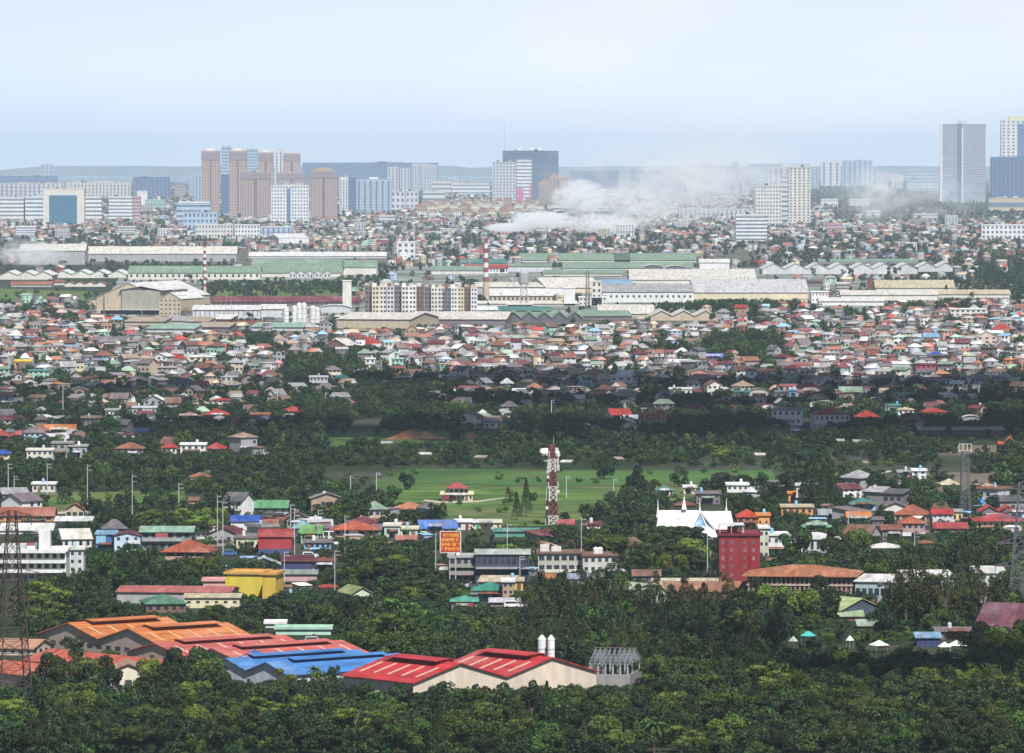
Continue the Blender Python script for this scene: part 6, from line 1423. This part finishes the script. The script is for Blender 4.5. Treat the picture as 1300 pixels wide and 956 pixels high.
def mass_trees(lst, name, label):
    V, K = [], []
    for vis, e in lst:
        kd, xx, yy, s, p, w, h, i = e
        rad, ht = w / 2, h
        n = int(min(900, max(26, 30 * s * s * rad * .9)))
        rng = nr; k = i['k']
        lumps = 12 if n > 200 else 7 if n > 60 else 4
        flat = .28 if k == 'rain_tree' else .42
        pts, d = crown_points(rng, n, rad * .85, rad * .85, ht * (.47 if k != 'shrub' else .5), lumps, .42 if lumps > 4 else .55, zc=ht * (.5 if k != 'shrub' else .45))
        size = math.sqrt(4.2 * rad * ht * 1.6 / n) * 1.5
        vv, q = leaf_quads(rng, pts, d, size, .45)
        V.append(vv + np.array([p.x, p.y, 0])); c = np.array(LEVEL[fr.randrange(8)]) * fr.uniform(.8, 1.2)
        K.append(np.repeat(c[None], len(pts), 0) * rng.uniform(.75, 1.25, (len(pts), 1)))
        # trunk
        if s > 1.5 and k != 'shrub':
            t = .2; b4 = [(-t, 0, -.2), (t, 0, -.2), (t * .6, 0, ht * .5), (-t * .6, 0, ht * .5), (0, -t, -.2), (0, t, -.2), (0, t * .6, ht * .5), (0, -t * .6, ht * .5)]
            V.append(np.array(b4) + np.array([p.x, p.y, 0])); K.append(np.array([[1.6, 1, .8]] * 2))
    V = np.concatenate(V); K = np.concatenate(K); Q = np.arange(len(V)).reshape(-1, 4)
    tag(link(name, np_mesh(name, V, Q, STUFFM, K)), label, 'trees', None, 'stuff')
mass_trees(treesk[IND_T:], 'distant_trees', 'countless trees between and beyond the houses, fading into haze')
if shrubk[IND_S:]: mass_trees(shrubk[IND_S:], 'scattered_shrubbery', 'low shrubs dotted over the fields and lots')
if underk: mass_trees(underk, 'undergrowth', 'thick green undergrowth below and between the trees')
print('kept trees %d shrubs %d houses %d named %d' % (len(treesk), len(shrubk), len(housek), n_named))

# ================================================================ ground, fields, water, hills
def groundm(name, cols, scales):
    m, nt, b = _bsdf(name); geo = _pos(nt); x = cols[0]
    for c_, (sc, lo, hi, st) in zip(cols[1:], scales):
        x = _mixc(nt, _ramp(nt, _noise(nt, sc, geo, 4), lo, hi, 0, st), x, c_)
    nt.links.new(x, b.inputs['Base Color']); b.inputs['Roughness'].default_value = .95; b.inputs['Specular IOR Level'].default_value = .1
    return m
gm = groundm('ground_earth', [(.018, .032, .012), (.05, .05, .032), (.012, .022, .009), (.06, .06, .05)], [(.01, .45, .6, .8), (.05, .4, .6, .7), (.003, .5, .62, .6)])
b = MB()
ys = [600, 1500, 3000, 6000, 12000, 24000, 45000, 70000]
for a, c in zip(ys, ys[1:]):
    for i in range(4):
        xa, xb = -9000 + i * 4500, -9000 + (i + 1) * 4500
        b.face((xa, a, 0), (xb, a, 0), (xb, c, 0), (xa, c, 0))
b.face((-9000, -3000, 0), (9000, -3000, 0), (9000, 600, 0), (-9000, 600, 0))
tag(b.build('ground', gm), kind='structure')
def wm_(name):
    m, nt, bs = _bsdf(name); bs.inputs['Base Color'].default_value = (.10, .16, .20, 1); bs.inputs['Roughness'].default_value = .35; return m
b = MB(); b.face((-9000, 40000, .5), (9000, 40000, .5), (9000, 59000, .5), (-9000, 59000, .5)); tag(b.build('sea', wm_('sea_water')), kind='structure')
hr = random.Random(3)
def ridge(name, D, x0, x1, top, mat, amp=.3, seed=1, dep=3000, n=60, taper=True):
    hr = random.Random(seed); b = MB(); pts = []
    for i in range(n + 1):
        x = x0 + (x1 - x0) * i / n; X = (x - 650) / F * D
        t = min(1, 6 * min(i, n - i) / n) if taper else 1
        hh = top * t * (1 - amp + amp * (.5 + .25 * math.sin(i * .35 + seed) + .25 * math.sin(i * .83 + 2 * seed) + .12 * hr.uniform(-1, 1))) + 2
        pts.append((X, hh))
    for (xa, ha), (xb, hb) in zip(pts, pts[1:]):
        b.face((xa, D - dep * .2, -1), (xb, D - dep * .2, -1), (xb, D, hb), (xa, D, ha)); b.face((xa, D, ha), (xb, D, hb), (xb, D + dep, -1), (xa, D + dep, -1))
    return tag(b.build(name, mat), kind='structure')
hillm = groundm('hill_slopes', [(.03, .05, .03), (.06, .07, .04)], [(.0005, .4, .6, .7)])
ridge('hills', 60000, -80, 700, 96, hillm, .10, 2)
ridge('hills', 64000, 480, 1400, 94, hillm, .12, 5)
# wooded rise under the far towers, and a thin shore strip
def field(name, pts, z, mat):
    b = MB(); b.face(*[(*P(x, y)[:2], z) for x, y in pts]); return tag(b.build(name, mat), kind='structure')
fa = groundm('field_grass', [(.055, .110, .024), (.095, .155, .034), (.11, .11, .05), (.03, .06, .015)], [(.02, .4, .6, .8), (.008, .45, .6, .8), (.05, .48, .62, .8)])
fb = groundm('field_crop', [(.040, .105, .026), (.080, .140, .032), (.08, .085, .038), (.016, .05, .014)], [(.01, .4, .6, .8), (.05, .5, .64, .8), (.004, .48, .6, .7)])
fc = groundm('bare_lot', [(.12, .09, .065), (.08, .085, .045), (.17, .13, .10)], [(.02, .4, .6, .7), (.006, .5, .6, .6)])
field('field', [(395, 566), (470, 569), (640, 565), (655, 548), (560, 544), (420, 546)], .06, fa)
field('field', [(470, 612), (700, 618), (985, 612), (980, 597), (700, 597), (520, 595)], .06, fb)
field('field', [(500, 640), (560, 668), (700, 668), (830, 640), (985, 613), (700, 618.5), (475, 613)], .06, fa)
field('field', [(-10, 392), (118, 388), (118, 370), (-10, 366)], .06, fa)
field('field', [(250, 381), (440, 379), (440, 362), (260, 362)], .06, fa)
field('field', [(800, 556), (985, 556), (1030, 545), (990, 540), (790, 543)], .06, fa)
field('field', [(640, 562), (780, 562), (780, 546), (640, 546)], .06, fa)
field('bare_ground', [(1165, 578), (1310, 578), (1310, 565), (1165, 566)], .06, fc)
field('bare_ground', [(1175, 625), (1310, 620), (1310, 599), (1160, 600)], .06, fc)
field('field', [(1020, 612), (1065, 611), (1130, 599), (1110, 597), (1020, 602)], .06, fa)
field('field', [(-10, 655), (120, 652), (235, 640), (235, 622), (-10, 628)], .06, fa)
field('lawn', [(-10, 602), (300, 600), (300, 590), (-10, 590)], .06, fa)
pathm = groundm('gravel_track', [(.38, .34, .28), (.25, .22, .18)], [(.3, .4, .6, .6)])
field('path', [(1068, 612), (1074, 612), (1136, 598), (1128, 597.5)], .12, pathm)
field('path', [(22, 657), (22, 654), (115, 647.5), (115, 649.5)], .12, pathm)
field('path', [(498, 812), (560, 806), (630, 818), (632, 828), (560, 815), (498, 822)], .12, pathm)
field('path', [(540, 634.5), (560, 637), (605, 636), (640, 632), (640, 633), (605, 638), (560, 639.5), (536, 636)], .12, pathm)
soil = groundm('orange_soil', [(.40, .17, .06), (.48, .30, .18), (.25, .12, .06)], [(.06, .4, .6, .8), (.15, .45, .6, .7)])
yard = groundm('yard_earth', [(.10, .09, .075), (.03, .045, .02), (.16, .15, .14)], [(.02, .42, .58, .9), (.06, .5, .62, .8)])
field('ground_yards', [(-30, 500), (1330, 520), (1330, 390), (-30, 392)], .03, yard)
field('ground_yards', [(-30, 336), (1330, 336), (1330, 262), (-30, 262)], .03, yard)
fct = groundm('factory_apron', [(.20, .20, .19), (.05, .07, .04), (.3, .3, .28)], [(.01, .42, .58, .9), (.03, .5, .62, .6)])
field('ground_factory_apron', [(120, 405), (1040, 405), (1330, 386), (1330, 362), (1040, 340), (160, 337)], .04, fct)
def bank(x0, x1, yb, hp, label):
    s = S(yb); b = MB(); n = 14; br = random.Random(x0); pts = []
    for i in range(n + 1): pts.append(((x0 + (x1 - x0) * i / n), (hp / s) * min(1, 3 * min(i, n - i) / n + .05) * br.uniform(.75, 1.1)))
    for (xa, ha), (xb, hb) in zip(pts, pts[1:]):
        A, B2 = P(xa, yb), P(xb, yb)
        b.face((A.x, A.y, -.1), (B2.x, B2.y, -.1), (B2.x, B2.y + 8, hb), (A.x, A.y + 8, ha)); b.face((A.x, A.y + 8, ha), (B2.x, B2.y + 8, hb), (B2.x, B2.y + 30, -.1), (A.x, A.y + 30, -.1))
    tag(b.build('soil_bank', soil), kind='structure')
bank(490, 566, 558, 10, ''); bank(588, 606, 556, 7, '')
# ================================================================ smoke
def smoke(x, y, wpx, hpx, dens, seed, yb, label, dep=180):
    s = S(yb); p = P(x, yb); zc = (yb - y) / s
    m = bpy.data.materials.new('smoke_volume'); m.use_nodes = True; nt = m.node_tree; nt.nodes.remove(nt.nodes['Principled BSDF'])
    pv = nt.nodes.new('ShaderNodeVolumePrincipled'); pv.inputs['Color'].default_value = (.97, .985, 1, 1)
    tc = nt.nodes.new('ShaderNodeTexCoord')
    ln = nt.nodes.new('ShaderNodeVectorMath'); ln.operation = 'LENGTH'; nt.links.new(tc.outputs['Object'], ln.inputs[0])
    mp = nt.nodes.new('ShaderNodeMapping'); mp.inputs['Location'].default_value = (seed * 3.1, seed, 0); nt.links.new(tc.outputs['Object'], mp.inputs[0])
    mp.inputs['Scale'].default_value = (.8 * max(1, wpx / hpx), 1, 1.3); mp.inputs['Rotation'].default_value = (0, .35, 0)
    f = _noise(nt, 2.6, mp.outputs[0], 7, .68)
    fall = _ramp(nt, ln.outputs['Value'], 1.0, .35, 0, 1)
    nz = _ramp(nt, f, .44, .76, 0, 1)
    mul = nt.nodes.new('ShaderNodeMath'); mul.operation = 'MULTIPLY'; nt.links.new(fall, mul.inputs[0]); nt.links.new(nz, mul.inputs[1])
    m2 = nt.nodes.new('ShaderNodeMath'); m2.operation = 'MULTIPLY'; nt.links.new(mul.outputs[0], m2.inputs[0]); m2.inputs[1].default_value = dens
    nt.links.new(m2.outputs[0], pv.inputs['Density']); nt.links.new(pv.outputs[0], nt.nodes['Material Output'].inputs['Volume'])
    b = MB(); b.lathe(0, 0, [(.01, -1)] + [(math.cos(math.radians(a)), math.sin(math.radians(a))) for a in range(-75, 90, 15)] + [(.01, 1)], 16)
    o_ = b.build('smoke', m); o_.location = (p.x, p.y, max(zc, hpx / 2 / s + .5)); o_.scale = (wpx / 2 / s, dep, hpx / 2 / s); tag(o_, label, 'smoke', None, 'stuff')
SMOKE = [(648, 289, 70, 13, .30, 1, 300), (688, 280, 90, 26, .17, 2, 300), (736, 250, 80, 50, .085, 3, 298), (762, 286, 120, 30, .07, 4, 299), (805, 262, 130, 70, .028, 5, 296), (865, 240, 170, 100, .022, 6, 290), (930, 214, 220, 120, .014, 7, 285), (830, 250, 360, 130, .008, 11, 292), (1108, 248, 70, 92, .016, 8, 297), (40, 322, 110, 36, .028, 9, 340), (1150, 258, 240, 84, .009, 10, 290)]
for a in SMOKE: smoke(*a[:6], a[6], 'white smoke drifting from a fire among the far houses')

# ================================================================ air
m = bpy.data.materials.new('haze_air'); m.use_nodes = True; nt = m.node_tree; nt.nodes.remove(nt.nodes['Principled BSDF'])
pv = nt.nodes.new('ShaderNodeVolumePrincipled'); pv.inputs['Color'].default_value = HAZE_COL; pv.inputs['Density'].default_value = HAZE_D; pv.inputs['Anisotropy'].default_value = 0.0
nt.links.new(pv.outputs[0], nt.nodes['Material Output'].inputs['Volume'])
b = MB(); b.box(-9500, 9500, -3500, 72000, -1.5, HAZE_TOP); o_ = b.build('haze', m); tag(o_, kind='stuff', label='pale blue haze thickening toward the bay', cat='haze')
# puffs added above the frame to shade the wooded belt and darken front trees
def shade_cloud(x, y, alt, rx, ry, n, seed, r0=60, r1=130):
    m = bpy.data.materials.get('shade_cloud_puff')
    if not m:
        m = bpy.data.materials.new('shade_cloud_puff'); m.use_nodes = True; nt = m.node_tree; b_ = nt.nodes['Principled BSDF']; b_.inputs['Base Color'].default_value = (.85, .86, .88, 1); b_.inputs['Roughness'].default_value = 1; b_.inputs['Alpha'].default_value = .20
    q = random.Random(seed); tx, ty = math.sin(R(SUN_AZ)) / math.tan(R(SUN_EL)), math.cos(R(SUN_AZ)) / math.tan(R(SUN_EL))
    b = MB()
    for i in range(n):
        a_, r_ = q.uniform(0, 6.28), math.sqrt(q.random()); cx, cy, rr = x + rx * r_ * math.cos(a_) + tx * alt, y + ry * r_ * math.sin(a_) + ty * alt, q.uniform(r0, r1); cz = alt + q.uniform(-20, 60)
        b.lathe(cx, cy, [(rr * math.cos(R(e)), cz + rr * .55 * math.sin(R(e))) for e in (-88, -60, -30, 0, 25, 50, 70, 88)], 14)
    tag(b.build('added_shade_clouds', m), kind='stuff')
shade_cloud(0, 3330, 1400, 520, 430, 40, 1)
shade_cloud(98, 1590, 1400, 42, 90, 12, 2, 18, 34)
# ================================================================ sky, sun, camera
EL, AZ = SUN_EL, SUN_AZ      # azimuth of the sun measured from +Y toward +X
w = bpy.data.worlds.new('World'); scene.world = w; w.use_nodes = True; nt = w.node_tree
bg = nt.nodes['Background']
sky = nt.nodes.new('ShaderNodeTexSky'); sky.sky_type = 'NISHITA'; sky.sun_disc = False; sky.sun_elevation = R(EL); sky.sun_rotation = R(AZ)
sky.air_density = 1.0; sky.dust_density = DUST; sky.ozone_density = 1.0; sky.altitude = 100
tc = nt.nodes.new('ShaderNodeTexCoord')
sep = nt.nodes.new('ShaderNodeSeparateXYZ'); nt.links.new(tc.outputs['Generated'], sep.inputs[0])
low = _ramp(nt, sep.outputs[2], 0.015, .08, .95, 0.0)          # bright hazy band low in the sky
mp = nt.nodes.new('ShaderNodeMapping'); mp.inputs['Scale'].default_value = (10, 10, 34); nt.links.new(tc.outputs['Generated'], mp.inputs[0])
nz = _noise(nt, 1.3, mp.outputs[0], 4, .5)
veil = _mixc(nt, _ramp(nt, nz, .40, .66, 0, 1), CLOUD, tuple(q * w for q, w in zip(CLOUD, (1.20, 1.10, 1.03))))
side = _ramp(nt, sep.outputs[0], -.085, .03, 0, 1)
veil = _mixc(nt, side, tuple(q * w for q, w in zip(CLOUD, (.93, .96, 1.0))), veil)
x = _mixc(nt, low, sky.outputs['Color'], veil)
nt.links.new(x, bg.inputs['Color']); bg.inputs['Strength'].default_value = SKY_STR
sd = bpy.data.lights.new('sun', 'SUN'); sd.energy = SUN_E; sd.angle = R(.53); sd.color = (1, .97, .93)
so = bpy.data.objects.new('sun', sd); col.objects.link(so)
dirv = Vector((math.sin(R(AZ)) * math.cos(R(EL)), math.cos(R(AZ)) * math.cos(R(EL)), math.sin(R(EL))))
so.rotation_euler = dirv.to_track_quat('Z', 'Y').to_euler()
cd = bpy.data.cameras.new('camera'); co = bpy.data.objects.new('camera', cd); col.objects.link(co)
co.location = (0, 0, H); co.rotation_euler = (math.pi / 2 - TH, 0, 0)
cd.sensor_width = 36; cd.lens = 36 * F / 1300; cd.clip_start = 1; cd.clip_end = 300000
scene.camera = co
vs = scene.view_settings; vs.view_transform = 'Standard'; vs.look = 'None'; vs.exposure = EXPO; vs.gamma = 1
try: vs.use_curve_mapping = False
except Exception: pass
cy = scene.cycles
cy.max_bounces = 5; cy.diffuse_bounces = 2; cy.glossy_bounces = 2; cy.transmission_bounces = 2; cy.volume_bounces = 2; cy.transparent_max_bounces = 4
cy.use_denoising = True; cy.volume_step_rate = 2.0; cy.volume_max_steps = 128
